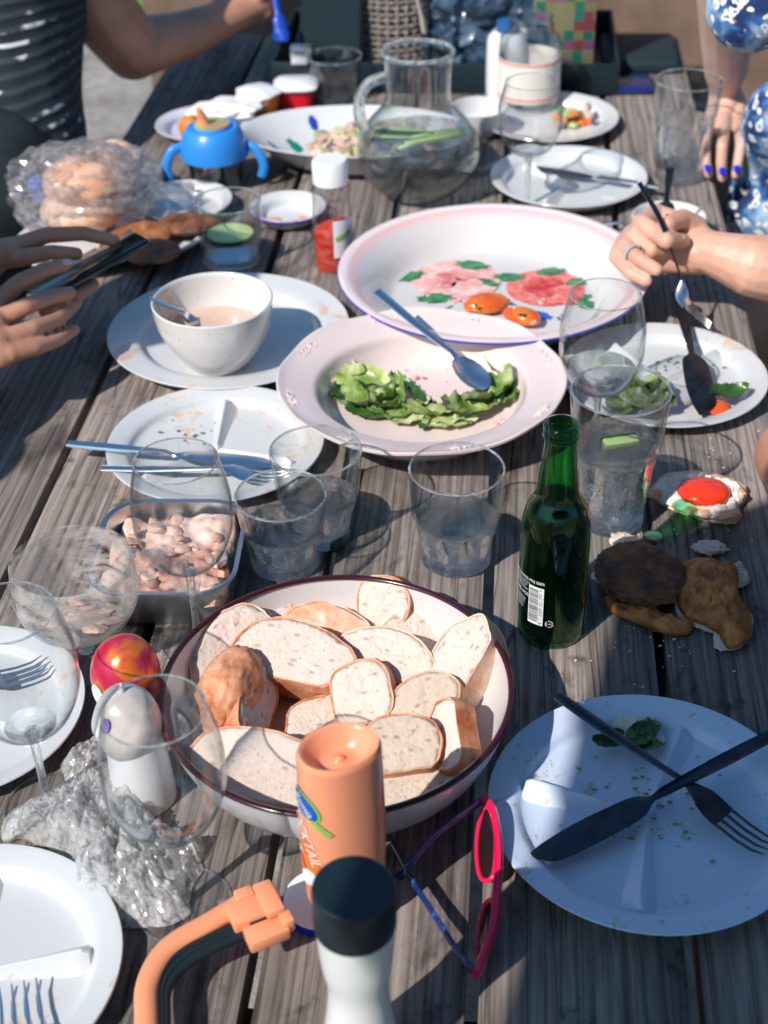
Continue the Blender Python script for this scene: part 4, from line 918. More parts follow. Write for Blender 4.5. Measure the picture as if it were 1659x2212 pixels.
# crumbs in the bowl
bm = bmesh.new()
for k in range(70):
    q = PH(rr.gauss(690, 30), rr.gauss(1505, 40), .006); s = rr.uniform(.0005, .0022); lump(s, s, s * .6, .4, 3, 1, k, bm, (q.x, q.y, T + .0062 + .25 * max(0, (q - pb0).xy.length - .08) ** 1.6))
tag(obj('crumbs', bm, CRUST, world=True), 'brown crust crumbs on the bottom of the bread bowl', 'crumbs', kind='stuff')

# ---------------------------------------------------------------- cutlery
def along(name, me_parts, label, cat_, a, b, mat, group=None, roll=0.0, parent=None):
    "me_parts: bmesh with its long axis on X from 0; laid from a (handle end) to b"
    d = (b - a); x = d.normalized(); z = Vector((0, 0, 1)); y = z.cross(x).normalized(); z = x.cross(y)
    if roll: q = Matrix.Rotation(roll, 3, x); y = q @ y; z = q @ z
    o = obj(name, me_parts, mat, None, a); o.rotation_mode = 'QUATERNION'; o.rotation_quaternion = Matrix((x, y, z)).transposed().to_quaternion()
    tag(o, label, cat_, group); return o
def knife_bm(L, wb=0.0105, th=0.0022, wh=0.0058):
    hl = L * .52; out = []
    top = [(0, wh * .85), (hl * .4, wh), (hl * .9, wh * .62), (hl, wh * .55), (hl + .012, wb * .8), (hl + .03, wb), (L * .86, wb * .98), (L * .95, wb * .6), (L, -wb * .55)]
    bot = [(L * .93, -wb * .82), (L * .8, -wb), (hl + .03, -wb * .92), (hl + .010, -wb * .75), (hl, -wh * .55), (hl * .9, -wh * .62), (hl * .4, -wh), (0, -wh * .85)]
    t2 = [tuple(p)[:2] for p in crv([(a, b, 0) for a, b in top], 3)]; b2 = [tuple(p)[:2] for p in crv([(a, b, 0) for a, b in bot], 3)]
    bm = bmesh.new(); vt, vb = [], []
    pts = t2 + b2
    for x, y in pts:
        k = 1.9 if x < hl * .95 else 0.55
        vt.append(bm.verts.new((x, y * .82, th * k))); vb.append(bm.verts.new((x, y, th * k * .45)))
    n = len(pts); vl = [bm.verts.new((x, y * .85, 0)) for x, y in pts]
    for i in range(n):
        j = (i + 1) % n; bm.faces.new((vt[i], vt[j], vb[j], vb[i])); bm.faces.new((vb[i], vb[j], vl[j], vl[i]))
    bm.faces.new(vt); bm.faces.new(vl[::-1]); return bm
def bar(bm, pts, ws, ths):
    tube(pts, [1.0] * len(pts), 10, bm, flat=[(w_, t_) for w_, t_ in zip(ws, ths)])
def fork_bm(L, wf=0.0115, drop=0.010, wh=0.0052):
    bm = bmesh.new(); hl = L * .62
    bar(bm, [(0, 0, .002), (hl * .4, 0, .003), (hl * .85, 0, .006), (hl, 0, .008), (L * .70, 0, .006), (L * .74, 0, .003)], [wh, wh * 1.05, wh * .6, wh * .55, wf * .8, wf * .95], [.0016, .0018, .0017, .0017, .0012, .0009])
    hd = [(L * .70, 0, .0055), (L * .75, 0, .002), (L * .80, 0, -.0005)]
    bar(bm, hd, [wf * .85, wf, wf * .98], [.0010, .0009, .0008])
    for k in range(4):
        y = (k - 1.5) * wf * .56
        bar(bm, [(L * .79, y, -.0003), (L * .88, y * .98, -.0018), (L * .95, y * .95, -.0005), (L, y * .93, .004)], [.0017, .0015, .0013, .0006], [.0009, .0009, .0008, .0005])
    return bm
def spoon_bm(L, wf=0.021, wh=0.0055):
    bm = bmesh.new(); hl = L * .66
    bar(bm, [(0, 0, .003), (hl * .5, 0, .004), (hl, 0, .008), (L * .72, 0, .006)], [wh, wh * .9, wh * .55, wh * .8], [.0018, .0017, .002, .0012])
    n = 16; rg = []
    for j in range(7):
        q = (j + .001) / 6; rg.append([bm.verts.new((L * .845 + q * L * .155 * math.cos(2 * math.pi * k / n), q * wf * math.sin(2 * math.pi * k / n) * (1 + .12 * math.cos(2 * math.pi * k / n)), -.007 * (1 - q * q) + .003)) for k in range(n)])
    top = [[bm.verts.new(v.co + Vector((0, 0, .0011))) for v in r] for r in rg]
    for G_, fl in ((rg, 0), (top, 1)):
        bm.faces.new(G_[0][::-1])
        for a, b in zip(G_, G_[1:]):
            for k in range(n): bm.faces.new((a[k], a[(k + 1) % n], b[(k + 1) % n], b[k]))
    for k in range(n): bm.faces.new((rg[-1][k], rg[-1][(k + 1) % n], top[-1][(k + 1) % n], top[-1][k]))
    return bm
def lay(kind, label, u0, v0, h0, u1, v1, h1, mat, L=None, **k):
    a, b = PH(u0, v0, h0), PH(u1, v1, h1); L = L or (b - a).length
    if L: a = b - (b - a).normalized() * L
    bmk = {'knife': knife_bm, 'fork': fork_bm, 'spoon': spoon_bm}[kind](L, **k)
    return along(kind, bmk, label, kind, a, b, mat, 'pieces of cutlery')
lay('fork', 'dull steel fork crossed under the knife on the sky-tinted plate', 1203, 1506, .027, 1665, 1838, .014, DIMSTEEL, wf=.0125, wh=.0055)
lay('knife', 'dull steel knife crossed over the fork on the sky-tinted plate', 1680, 1585, .036, 1148, 1862, .013, DIMSTEEL, .228, wb=.0125, wh=.0062)
lay('knife', 'shiny knife lying across the left rim of the middle left plate', 146, 962, .022, 600, 1003, .016, STEEL, wb=.011)
lay('fork', 'shiny fork below the knife on the middle left plate', 220, 1014, .020, 625, 1030, .014, STEEL, wf=.0125)
lay('knife', 'wide-bladed table knife on the plate at the right edge', 1462, 635, .035, 1527, 897, .013, DIMSTEEL, wb=.0155, wh=.007)
lay('knife', 'knife resting with its handle off the plate behind the floral dish', 1425, 408, .014, 1155, 362, .016, DARKSTEEL, wb=.010)
lay('spoon', 'steel serving spoon resting in the pink lettuce bowl', 812, 632, .110, 1052, 842, .030, STEEL, wf=.020, wh=.0075)
lay('fork', 'fork lying on the plate under the left wine glass', -120, 1500, .02, 98, 1437, .016, STEEL, .19, wf=.012)
lay('fork', 'fork on the plate cut by the lower left corner', 60, 2330, .018, 40, 2130, .012, STEEL, .19, wf=.016)
lay('spoon', 'teaspoon leaning in the speckled soup bowl', 318, 648, .088, 425, 700, .048, STEEL, wf=.012)
lay('spoon', 'spoon standing in the small white bowl behind the fork hand', 1448, 366, .125, 1436, 470, .035, BLACKP, wf=.012, wh=.0055)
lay('fork', 'thin fork lying between the floral dish and the fork hand', 1235, 488, .004, 1400, 494, .004, STEEL, wf=.009)

# ---------------------------------------------------------------- leaves and salad
def leaf(L, W, curl=.3, seed=0, ruff=.25):
    bm = bmesh.new(); nx, ny = 16, 8; g = []
    for i in range(nx + 1):
        t = i / nx; wv_ = W * (math.sin(math.pi * min(1, t * .93 + .07)) ** .6); row = []
        for j in range(ny + 1):
            s = j / ny * 2 - 1; x = L * (t - .5); y = wv_ * s * .5 * (1 + .12 * mn.noise(Vector((t * 6, s, seed))))
            z = curl * L * .5 * (t - .5) ** 2 * 2 + W * .30 * s * s * curl * 2 + ruff * W * .28 * (mn.noise(Vector((t * 5, s * 2.2, seed * 2.1))) * (.35 + abs(s)) + .8 * mn.noise(Vector((t * 14, s * 3, seed))) * s * s)
            row.append(bm.verts.new((x, y, z)))
        g.append(row)
    for i in range(nx):
        for j in range(ny): bm.faces.new((g[i][j], g[i + 1][j], g[i + 1][j + 1], g[i][j + 1]))
    return bm
lt = thing('lettuce_leftovers', 'wilted green and pale lettuce leaves left in the pink bowl', 'lettuce', (pk0.x, pk0.y, T + .012))
def put_leaf(u, v, h, L, W, a, m, seed, tilt=0, roll=0, curl=.3, ruff=.5, par=None, name='lettuce_leaf'):
    q = PH(u, v, h); par = par or lt
    return obj(name, leaf(L, W, curl, seed, ruff), m, par, q - par.location, (R(roll), R(tilt), R(a)), ang=180)
LS = [(735, 800, .030, .060, .030, -20, LETT, 10), (775, 818, .030, .075, .036, -14, LETTP, 5), (760, 860, .024, .07, .034, -55, LETT, 0), (800, 870, .024, .055, .035, 10, LETTP, 0), (838, 872, .026, .05, .04, 60, LETT, 10), (850, 895, .024, .06, .03, -5, LETT, 0),
      (905, 880, .026, .05, .034, 70, LETTP, 20), (940, 895, .026, .062, .036, 15, LETTP, 8), (985, 895, .026, .07, .034, 8, LETTP, 0), (1020, 880, .030, .085, .036, 38, LETT, 10), (1060, 855, .032, .085, .034, 46, LETT, 10), (1085, 835, .034, .05, .034, 55, LETT, -15), (1095, 858, .03, .04, .03, 70, LETT, 5),
      (1065, 785, .034, .036, .016, -70, LETT, 10), (1075, 802, .032, .024, .014, -60, LETTP, 0), (733, 743, .036, .026, .014, -70, LETTP, 10), (757, 768, .034, .016, .008, -80, DARKLEAF, 0), (683, 770, .036, .014, .004, 30, DARKLEAF, 0), (866, 742, .03, .016, .004, 10, DARKLEAF, 0),
      (862, 830, .028, .035, .022, -70, LETT, 15), (893, 850, .026, .04, .016, -65, DARKLEAF, 5), (710, 840, .03, .05, .02, -60, DARKLEAF, 0), (880, 905, .024, .04, .02, 10, LETT, 0), (1000, 862, .03, .05, .028, 20, LETT, 8), (965, 915, .024, .055, .022, 5, LETTP, 5), (820, 850, .028, .04, .03, 30, LETT, 0), (790, 895, .022, .05, .02, -30, DARKLEAF, 0), (920, 915, .022, .03, .014, 80, DARKLEAF, 0)]
for k, (u, v, h, L, W, a, m, tl) in enumerate(LS): put_leaf(u, v, h - .008, L, W, a, m, k * 1.7, tl, rr.uniform(-25, 25), rr.uniform(.1, .45), .75)
ONION = simple('pink_onion_bits', (0.72, 0.36, 0.30), .35, col2=(0.80, 0.55, 0.48), cs=90)
bm = bmesh.new()
for (u, v) in [(875, 815), (905, 800), (895, 870), (922, 865), (960, 862), (720, 828), (1085, 890), (1075, 900), (1140, 780), (1105, 712), (940, 660), (925, 672), (1000, 690), (985, 695), (1165, 690), (1150, 740)]:
    for s_ in range(3):
        q = PH(u + rr.gauss(0, 5), v + rr.gauss(0, 4), .022); r_ = (q - pk0).xy.length / rk; hz = .013 if r_ < .6 else .013 + (r_ - .6) * .16 if r_ < .8 else .050
        lump(.0035, .0026, .0016, .3, 3, 1, s_ + u, bm, (q.x, q.y, T + hz))
tag(obj('onion_bits', bm, ONION, world=True), 'small pink onion and salmon bits scattered in the pink bowl', 'onion', kind='stuff')
# leftovers on other plates
lt2 = thing('salad_leftovers', 'lettuce heap with dressing on the plate at the right edge', 'lettuce', (PH(1370, 845, .01).x, PH(1370, 845, .01).y, T + .008))
for k, (u, v, L, W, a, m) in enumerate([(1330, 850, .05, .03, 10, LETTP), (1365, 868, .05, .035, -30, LETTP), (1390, 835, .045, .03, 30, LETT), (1420, 850, .04, .03, 70, LETT), (1405, 880, .05, .035, 20, LETTP), (1345, 880, .04, .03, 0, LETTP), (1440, 870, .04, .022, 80, LETT)]):
    put_leaf(u, v, .018, L, W, a, m, k * 2.3, 5, rr.uniform(-20, 20), .4, .8, lt2)
bt = obj('basil_leaf', leaf(.045, .030, .35, 3, .25), DARKLEAF, loc=PH(1575, 852, .022), rot=(0, 0, R(12)), ang=180); tag(bt, 'dark green basil leaf on tomato scraps at the right edge', 'leaf')
for k, (u, v, s) in enumerate([(1530, 870, 1), (1555, 880, .9), (1522, 850, .7), (1585, 838, .5)]):
    q = PH(u, v, .012); o = obj('tomato_scrap', lump(.018 * s, .012 * s, .004, .3, 2.5, 2, k + 9), TOM, loc=(q.x, q.y, T + .011), rot=(0, 0, k)); tag(o, ['red tomato scrap left of the basil leaf', 'red tomato scrap under the basil leaf', 'small tomato scrap by the wide knife blade', 'tiny tomato scrap behind the basil leaf'][k], 'tomato')
# mash on the sky-tinted plate
q = PH(1375, 1570, .012); g = thing('food_scraps', 'pale mash with dark green leaf pieces on the sky-tinted plate', 'leftovers', (q.x, q.y, T + .006))
MASH = simple('pale_mash', (0.60, 0.66, 0.52), .5, col2=(0.72, 0.74, 0.62), cs=50, bs=.5)
bm = bmesh.new()
for u, v, a, b in [(1365, 1530, .014, .010), (1350, 1555, .010, .010), (1380, 1520, .010, .006), (1400, 1516, .009, .005), (1405, 1590, .012, .010), (1375, 1560, .012, .014)]:
    c = PH(u, v, .012) - g.location; lump(a, b, .0045, .4, 3, 2, u, bm, (c.x, c.y, .004))
obj('mash', bm, MASH, g)
for k, (u, v, L, W, a) in enumerate([(1382, 1590, .030, .022, 60), (1400, 1575, .022, .02, 20), (1310, 1605, .024, .014, -20), (1395, 1608, .028, .016, -10), (1330, 1588, .016, .012, 30)]):
    put_leaf(u, v, .016, L, W, a, DARKLEAF, k + 40, 0, 0, .2, .4, g, 'leaf_piece')
# salad wedge on the far plate
q = PH(1238, 236, .03); g = thing('salad_wedge', 'green and orange salad wedge on the far white plate', 'salad', (q.x, q.y, T + .008))
OR_ = simple('carrot_orange', (0.85, 0.20, 0.04), .4)
for k in range(26):
    s = rr.uniform(.006, .013); obj('salad_piece', lump(s, s * .7, s * .6, .35, 3, 1, k), rr.choice([LETTP, LETT, OR_, OR_, MOUSSE]), g, (rr.uniform(-.03, .03), rr.uniform(-.02, .03), rr.uniform(0, .022)), (0, 0, rr.uniform(0, 3)))

DILL = simple('herb_bits', (.03, .09, .02), .6, col2=(.20, .10, .03), cs=8, lo=.48, hi=.52)
for (cu_, cv_, su, sv_, nn_, lb) in [(1390, 1740, 150, 110, 60, 'sauce crumbs dried on the sky-tinted plate'), (400, 940, 80, 40, 26, 'tiny herb bits on the middle left plate'), (1490, 790, 80, 40, 26, 'tiny food bits on the plate at the right edge'), (910, 760, 130, 50, 30, 'tiny herb bits inside the pink bowl')]:
    bm = bmesh.new()
    for k in range(nn_):
        hz = .0145 if cv_ == 760 else .0058; q = PH(rr.gauss(cu_, su * .55), rr.gauss(cv_, sv_ * .55), hz); s = rr.uniform(.0005, .0017)
        lump(s * rr.uniform(1, 2.4), s, s * .35, .4, 3, 1, k, bm, (q.x, q.y, T + hz))
    tag(obj('food_bits', bm, DILL if cu_ != 1390 else simple('dried_mustard', (.34, .26, .12), .5), world=True), lb, 'crumbs', kind='stuff')

# ---------------------------------------------------------------- burger, egg bread and crumbs
PAT = simple('seared_burger', (0.07, 0.027, 0.014), .6, col2=(0.26, 0.09, 0.035), cs=42, bs=1.0, bscale=70, bd=.003)
BUN = m_crust('soft_bun_crust', (0.26, 0.06, 0.012), (0.72, 0.28, 0.08), 34)
q = PH(1385, 1255, .0); bun = obj('bun_half', lump(.046, .040, .010, .18, 2.2, 4, 21, amp2=.05), CRUMB, loc=(q.x, q.y, T + .0075), rot=(0, 0, R(-20))); tag(bun, 'torn lower bun half flat on the table under the patty', 'bun')
o = obj('bun_crust', dome([(1306, 1290), (1330, 1296), (1400, 1318), (1452, 1338), (1496, 1352), (1488, 1370), (1446, 1372), (1400, 1356), (1350, 1338), (1312, 1316)], .003, .010, 77, .5, 70), BUN, world=True, ang=180); tag(o, 'curled brown edge of torn bun below the patty', 'bun')
q = PH(1383, 1242, .02); pat = obj('burger_patty', lump(.0420, .040, .0090, .06, 3, 5, 22, amp2=.09, freq2=20), PAT, loc=(q.x, q.y, T + .0225), rot=(R(6), R(5), R(-20))); tag(pat, 'dark seared burger patty on the torn bun', 'burger')
g = thing('torn_bun', 'torn shiny brown bun top leaning on the patty', 'bun', PH(1530, 1300, 0))
BT = [(1462, 1228), (1482, 1216), (1522, 1211), (1562, 1222), (1590, 1258), (1598, 1300), (1622, 1330), (1622, 1368), (1606, 1394), (1572, 1402), (1552, 1372), (1522, 1352), (1482, 1334), (1462, 1302), (1468, 1262)]
obj('bun_crumb', dome([(1458, 1232), (1482, 1214), (1522, 1209), (1560, 1221), (1588, 1258), (1600, 1300), (1626, 1332), (1622, 1372), (1600, 1400), (1562, 1406), (1542, 1396), (1558, 1376), (1520, 1362), (1478, 1344), (1456, 1308), (1462, 1262)], .002, .008, 71, .5, 90), CRUMB, g, world=True)
obj('bun_crust', dome(BT, .008, .020, 73, .40, 75, 2.4, 26), BUN, g, world=True, ang=180)
obj('bun_crumb', dome([(1572, 1232), (1598, 1226), (1612, 1240), (1618, 1258), (1600, 1270), (1578, 1262)], .004, .012, 75, .5, 120), CRUMB, g, world=True)
obj('bun_crust', dome([(1548, 1236), (1572, 1222), (1590, 1234), (1592, 1262), (1566, 1270)], .012, .014, 76, .3, 60, 2.4), BUN, g, world=True, ang=180)
EGGW = simple('egg_mayonnaise', (0.80, 0.70, 0.62), .5, col2=(0.84, 0.80, 0.76), cs=40, bs=.8, bscale=70, bd=.002)
q = PH(1508, 1080, 0); g = thing('open_sandwich', 'slice of bread with pale spread and half a tomato on the bare planks', 'sandwich', q)
SO = [(1408, 1052), (1436, 1032), (1488, 1026), (1560, 1036), (1612, 1058), (1608, 1086), (1596, 1100), (1602, 1116), (1588, 1131), (1548, 1130), (1500, 1119), (1452, 1102), (1412, 1078)]
cxs = sum(q[0] for q in SO) / len(SO); cys = sum(q[1] for q in SO) / len(SO)
obj('bread', dome(SO, .002, .012, 81, .18, 90, 9, 14), CRUST2, g, world=True)
obj('spread', dome([(cxs + (u - cxs) * .95, cys + (v - cys) * .90 - 4) for u, v in SO], .010, .0075, 83, .8, 110, 7, 22), EGGW, g, world=True)
for k, (u, v, s_) in enumerate([(1570, 1112, 1.2), (1520, 1108, .8), (1492, 1104, .6), (1420, 1066, .8), (1596, 1068, .6)]):
    c_ = PH(u, v, .013); bm = lump(.012 * s_, .006, .0040, .35, 3, 3, k + 5, amp2=.12); bm.transform(Matrix.Translation(Vector((c_.x, c_.y, T + .013)))); obj('salmon_strip', bm, simple('salmon_orange', (.80, .30, .15), .45, col2=(.82, .58, .46), cs=60), g, world=True)
obj('tomato_half', lump(.0265, .0225, .0100, .05, 2, 4, 43, off=tuple((PH(1520, 1062, .02) - g.location) * 1.0)), simple('shiny_tomato', (0.80, 0.045, 0.012), .15, sss=.15, coat=.6), g)
bm = bmesh.new()
for k in range(90):
    if k < 26: u, v = rr.gauss(1430, 70), rr.gauss(1385, 34)
    elif k < 50: u, v = rr.gauss(1560, 40), rr.gauss(980, 45)
    elif k < 70: u, v = rr.gauss(1500, 80), rr.gauss(1130, 30)
    else: u, v = rr.uniform(1120, 1600), rr.uniform(1380, 1490)
    q = PH(u, v, 0); s = rr.uniform(.0004, .0017); lump(s, s * rr.uniform(.6, 1), s * .6, .4, 3, 1, k, bm, (q.x, q.y, T + s * .3))
tag(obj('table_crumbs', bm, simple('white_crumb', (.75, .68, .6), .8), world=True), 'white bread crumbs scattered on the planks round the burger', 'crumbs', kind='stuff')
for k, (u, v, a, b, lb) in enumerate([(1532, 1190, .016, .010, 'torn white piece of bread behind the bun top'), (1410, 1165, .009, .004, 'flat sliver of bread beside the tall glass'), (1350, 1178, .016, .012, 'pale piece of bread between the tall glass and patty')]):
    q = PH(u, v, 0); o = obj('bread_piece', lump(a, b, .005, .4, 3, 3, 50 + k, amp2=.15, freq2=9), CRUMB, loc=(q.x, q.y, T + .004), rot=(0, 0, R(-20 * k))); tag(o, lb, 'bread')

# burger patties on the far left plate
for k, (u, v, h, a, b, lb) in enumerate([(300, 500, .026, .044, .036, 'brown crusty slice of dark bread beside the bag of rolls'), (405, 475, .030, .048, .030, 'dark burger patty next to the small tumbler'), (325, 535, .034, .046, .034, 'burger patty nearest the phone on the far left plate')]):
    q = PH(u, v, h); o = obj('burger_patty', lump(a, b, .010, .08, 3, 3, 60 + k, amp2=.05), [m_crust('rye_crust', (.20, .06, .02), (.5, .2, .08)), PAT, PAT][k], loc=(q.x, q.y, T + h - .006), rot=(R(4), R(-5), R(10 - 25 * k))); tag(o, lb, 'burger')

# ---------------------------------------------------------------- metal tray with meat salad
q = PH(365, 1180, .042); q0 = pz(q, 0); mt_ = mpp(q)
def rrect(w_, h_, r, n=7):
    pts = []
    for cx, cy, a0 in ((w_ / 2 - r, h_ / 2 - r, 0), (-w_ / 2 + r, h_ / 2 - r, 90), (-w_ / 2 + r, -h_ / 2 + r, 180), (w_ / 2 - r, -h_ / 2 + r, 270)):
        for k in range(n + 1): a = R(a0 + 90 * k / n); pts.append((cx + r * math.cos(a), cy + r * math.sin(a)))
    return pts
tw, td = 318 * mt_, 0.150
g = thing('salad_tray', 'rounded metal tray of chunky pink meat salad', 'tray', q0, R(-3))
def loft(lv, close_bottom=True):
    bm = bmesh.new(); rg = [[bm.verts.new((x, y, z)) for x, y in rrect(a, b, r)] for (a, b, r, z) in lv]
    for A, B in zip(rg, rg[1:]):
        for i in range(len(A)): j = (i + 1) % len(A); bm.faces.new((A[i], A[j], B[j], B[i]))
    bm.faces.new(rg[0][::-1]); bm.faces.new(rg[-1]); return bm
TRAYM = simple('brushed_aluminium', (0.62, 0.64, 0.66), .3, 1.0, bs=.1, bscale=30)
obj('tray_body', loft([(tw * .86, td * .84, .028, 0), (tw * .88, td * .86, .03, .002), (tw * .95, td * .94, .034, .040), (tw * 1.0, td * 1.0, .038, .0415), (tw * 1.005, td * 1.006, .038, .044), (tw * .985, td * .98, .036, .045), (tw * .94, td * .93, .034, .0435), (tw * .86, td * .85, .028, .008)]), TRAYM, g, ang=35)
MEAT = simple('meat_salad', (0.60, 0.27, 0.18), .38, col2=(0.82, 0.60, 0.50), cs=26, bs=.9, bscale=50, bd=.004, coat=.2, lo=.36, hi=.62)
bm = bmesh.new(); n_ = 60; gg = []
for i in range(n_ + 1):
    row = []
    for j in range(n_ + 1):
        x, y = tw * .90 * (i / n_ - .5), td * .90 * (j / n_ - .5); e = min(1, (1 - max(abs(i / n_ * 2 - 1), abs(j / n_ * 2 - 1))) * 9)
        ex = max(0, math.hypot(max(0, abs(x) - tw * .45 + .03), max(0, abs(y) - td * .45 + .03)) - .03); 
        if ex > 0: sc_ = .99 - ex * 6; x *= sc_; y *= sc_
        z = .022 + e * (.012 + .012 * mn.noise(Vector((x * 32, y * 32, 1))) + .006 * mn.noise(Vector((x * 90, y * 90, 4)))) - (.008 if x < -tw * .2 and y > td * .1 else 0)
        row.append(bm.verts.new((x, y, z)))
    gg.append(row)
for i in range(n_):
    for j in range(n_): bm.faces.new((gg[i][j], gg[i + 1][j], gg[i + 1][j + 1], gg[i][j + 1]))
obj('meat_salad', bm, MEAT, g, ang=180)
for k in range(24):
    s = rr.uniform(.005, .013); x, y = rr.uniform(-.38, .42) * tw, rr.uniform(-.40, .34) * td
    obj('meat_piece', lump(s, s * .8, s * .45, .3, 2.5, 2, k + 70), rr.choice([MEAT, MEAT, MOUSSE]), g, (x, y, .034 + rr.uniform(-.002, .005)), (rr.uniform(-.5, .5), rr.uniform(-.5, .5), rr.uniform(0, 6)))
# thin black strip lying along the plank gap right of the tumblers
o = along('phone', box(0, .145, -.036, .036, 0, .008, .002), 'thin black strip lying in the plank gap right of the short tumbler', 'phone', PH(722, 1195, 0.001), PH(775, 985, 0.001), BLACKP)
o.scale = (1, .12, 1)

# ---------------------------------------------------------------- orange sauce bottle, white shaker
p = PH(752, 1985); g = thing('sauce_bottle', 'orange squeeze bottle standing upside down before the bread bowl', 'sauce bottle', p)
ORB = simple('orange_bottle', (0.86, 0.34, 0.19), .28, sss=.12, coat=.35)
hb = hat(p, 1612)
def obm(a, r, z):
    k = (1 + .12 * math.cos(2 * (a - R(20))))
    d = 0
    return r * k * (1 - .05 * max(0, math.cos(a - R(-40))) ** 6)
rb_ = .0262
def top_in(a, r, z): return r * (1 + .12 * math.cos(2 * (a - R(20))))
b_ = sp([(.021, .028), (.0255, .034), (rb_, .05), (rb_ * 1.04, hb * .55), (rb_, hb - .012), (rb_ * .985, hb - .004), (rb_ * .93, hb)], 6)
obj('bottle_body', lathe([(0, .027)] + b_ + sp([(rb_ * .84, hb - .001), (rb_ * .66, hb - .008), (rb_ * .45, hb - .0135), (rb_ * .16, hb - .0125), (rb_ * .12, hb - .0105)], 4) + [(0, hb - .0100)], 72, obm), ORB, g, ang=80)
obj('cap', lathe([(0, 0), (.021, 0), (.0225, .002), (.0222, .027), (0, .0275)], 40), simple('orange_cap', (.80, .22, .08), .35), g)
fc = math.atan2(CAM.y - p.y, CAM.x - p.x)
def rfo(ang): return rb_ * 1.035 * (1 + .12 * math.cos(2 * (ang - R(20)))) * (1 - .05 * max(0, math.cos(ang - R(-40))) ** 6)
def stick(bm, ang, z, rot, name, m, off=.0004):
    for v in bm.verts:
        x, y = v.co.x, v.co.y; x, y = x * math.cos(rot) - y * math.sin(rot), x * math.sin(rot) + y * math.cos(rot)
        a = ang + x / rb_; rr_ = rfo(a) + off + v.co.z; v.co = Vector((rr_ * math.cos(a), rr_ * math.sin(a), z + y))
    return obj(name, bm, m, g, smooth=False)
def disc(a, b, n=40, rings=8, z=0):
    bm = bmesh.new(); c = bm.verts.new((0, 0, z)); pr = None
    for q in range(1, rings + 1):
        r_ = [bm.verts.new((a * q / rings * math.cos(2 * math.pi * i / n), b * q / rings * math.sin(2 * math.pi * i / n), z)) for i in range(n)]
        for i in range(n):
            if pr: bm.faces.new((pr[i], pr[(i + 1) % n], r_[(i + 1) % n], r_[i]))
            else: bm.faces.new((c, r_[i], r_[(i + 1) % n]))
        pr = r_
    return bm
A1 = fc - R(56); z1 = hb - .036
LG = simple('label_green', (.22, .50, .10), .35); LB = simple('label_blue', (.0, .10, .45), .35); LO = simple('label_orange', (.75, .17, .02), .35)
stick(disc(.0145, .0088), A1, z1, R(-52), 'label_oval', LG, .0006); stick(disc(.0125, .0068), A1, z1, R(-52), 'label_oval', LB, .0009)
def fit_text(s, size):
    tb = text_mesh(s, size); bmesh.ops.subdivide_edges(tb, edges=tb.edges[:], cuts=1); return tb
stick(fit_text('Remia', .0078), A1 - R(1), z1, R(-52), 'lettering', WH, .0013)
stick(fit_text('COCKTAIL', .0112), A1 - R(3), z1 - .030, R(-72), 'lettering', WH, .0012)
stick(fit_text('SAUS', .0100), A1 - R(22), z1 - .040, R(-72), 'lettering', WH, .0012)
stick(grid_plate(.016, .0045, 8, 2), A1 + R(26), z1 - .017, R(-45), 'label_leaf', LG, .0012)
stick(disc(.006, .020), A1 + R(4), z1 - .052, R(12), 'label_patch', LO, .0006)
stick(disc(.004, .010), A1 - R(18), z1 - .062, R(20), 'label_patch', LO, .0007)
stick(disc(.006, .009), A1 - R(2), z1 - .072, R(-30), 'label_patch', WH, .0009)
# a bump and recycling mark on the base of the bottle (it faces up)
p = PH(783, 2318); g = thing('pepper_shaker', 'white waisted shaker with black cap at the near edge', 'shaker', p)
hb = hat(p, 1915)
rc = 93 * mpp(PH(768, 1925, hb))
SHW = simple('milky_plastic', (.70, .73, .70), .32, sss=.3, coat=.25)
obj('shaker_body', lathe([(0, 0.0)] + sp([(.023, .0), (.026, .004), (.0235, .04), (.0195, .075), (.0185, .095), (.0215, .118), (rc * .93, hb - .034)], 6) + [(0, hb - .033)], 64, lambda a, r, z: r * (1 + .03 * math.cos(2 * a))), SHW, g, ang=60)
obj('cap', lathe([(0, hb - .0335), (rc * .985, hb - .033), (rc * 1.0, hb - .031), (rc * 1.0, hb - .004), (rc * .97, hb - .001), (rc * .93, hb), (0, hb - .0003)], 72), BLACKP, g, ang=35)
# ketchup squeeze bottle far left of the floral dish
p = PH(722, 572); g = thing('ketchup_bottle', 'small clear ketchup bottle with white screw cap', 'ketchup bottle', p)
rk2 = 43 * mpp(p); hk = hat(p, 343); 
b_ = sp([(rk2 * .85, 0), (rk2 * .98, .004), (rk2 * .98, .062), (rk2 * .92, hk - .052), (rk2 * .98, hk - .042), (rk2 * .80, hk - .030)], 5)
obj('glass_body', lathe([(0, 0)] + b_ + [(0, hk - .03)], 48), m_thin('hazy_bottle', (.92, .90, .89), (.6, .5, .5), refl=.10, smear=((.85, .72, .70), .15, .45)), g, ang=60)
obj('ketchup', lathe([(0, .0015)] + [(max(0, r - .0015), z + .001) for r, z in b_ if z < .060] + [(rk2 * .6, .064), (0, .060)], 48, lambda a, r, z: (r, z + (.010 * math.sin(a + 2.6) if z > .055 else 0))), simple('ketchup_red', (.62, .035, .012), .3), g, ang=60)
fk = math.atan2(CAM.y - p.y, CAM.x - p.x)
obj('label', wrap(grid_plate(.034, .052, 12, 2, .0006), rk2 * .99, fk + R(38), .048), simple('label_pale', (.72, .70, .76), .5, col2=(.8, .78, .8), cs=30), g)
obj('label_mark', wrap(grid_plate(.022, .006, 8, 2, .0012), rk2 * .99, fk + R(30), .052, R(20)), LG, g)
obj('cap', lathe([(0, hk - .031), (rk2 * .86, hk - .031), (rk2 * .88, hk - .004), (rk2 * .8, hk), (0, hk)], 48, lambda a, r, z: r * (1 + (.012 * math.sin(a * 30) if r > rk2 * .85 else 0))), WHITEP, g)

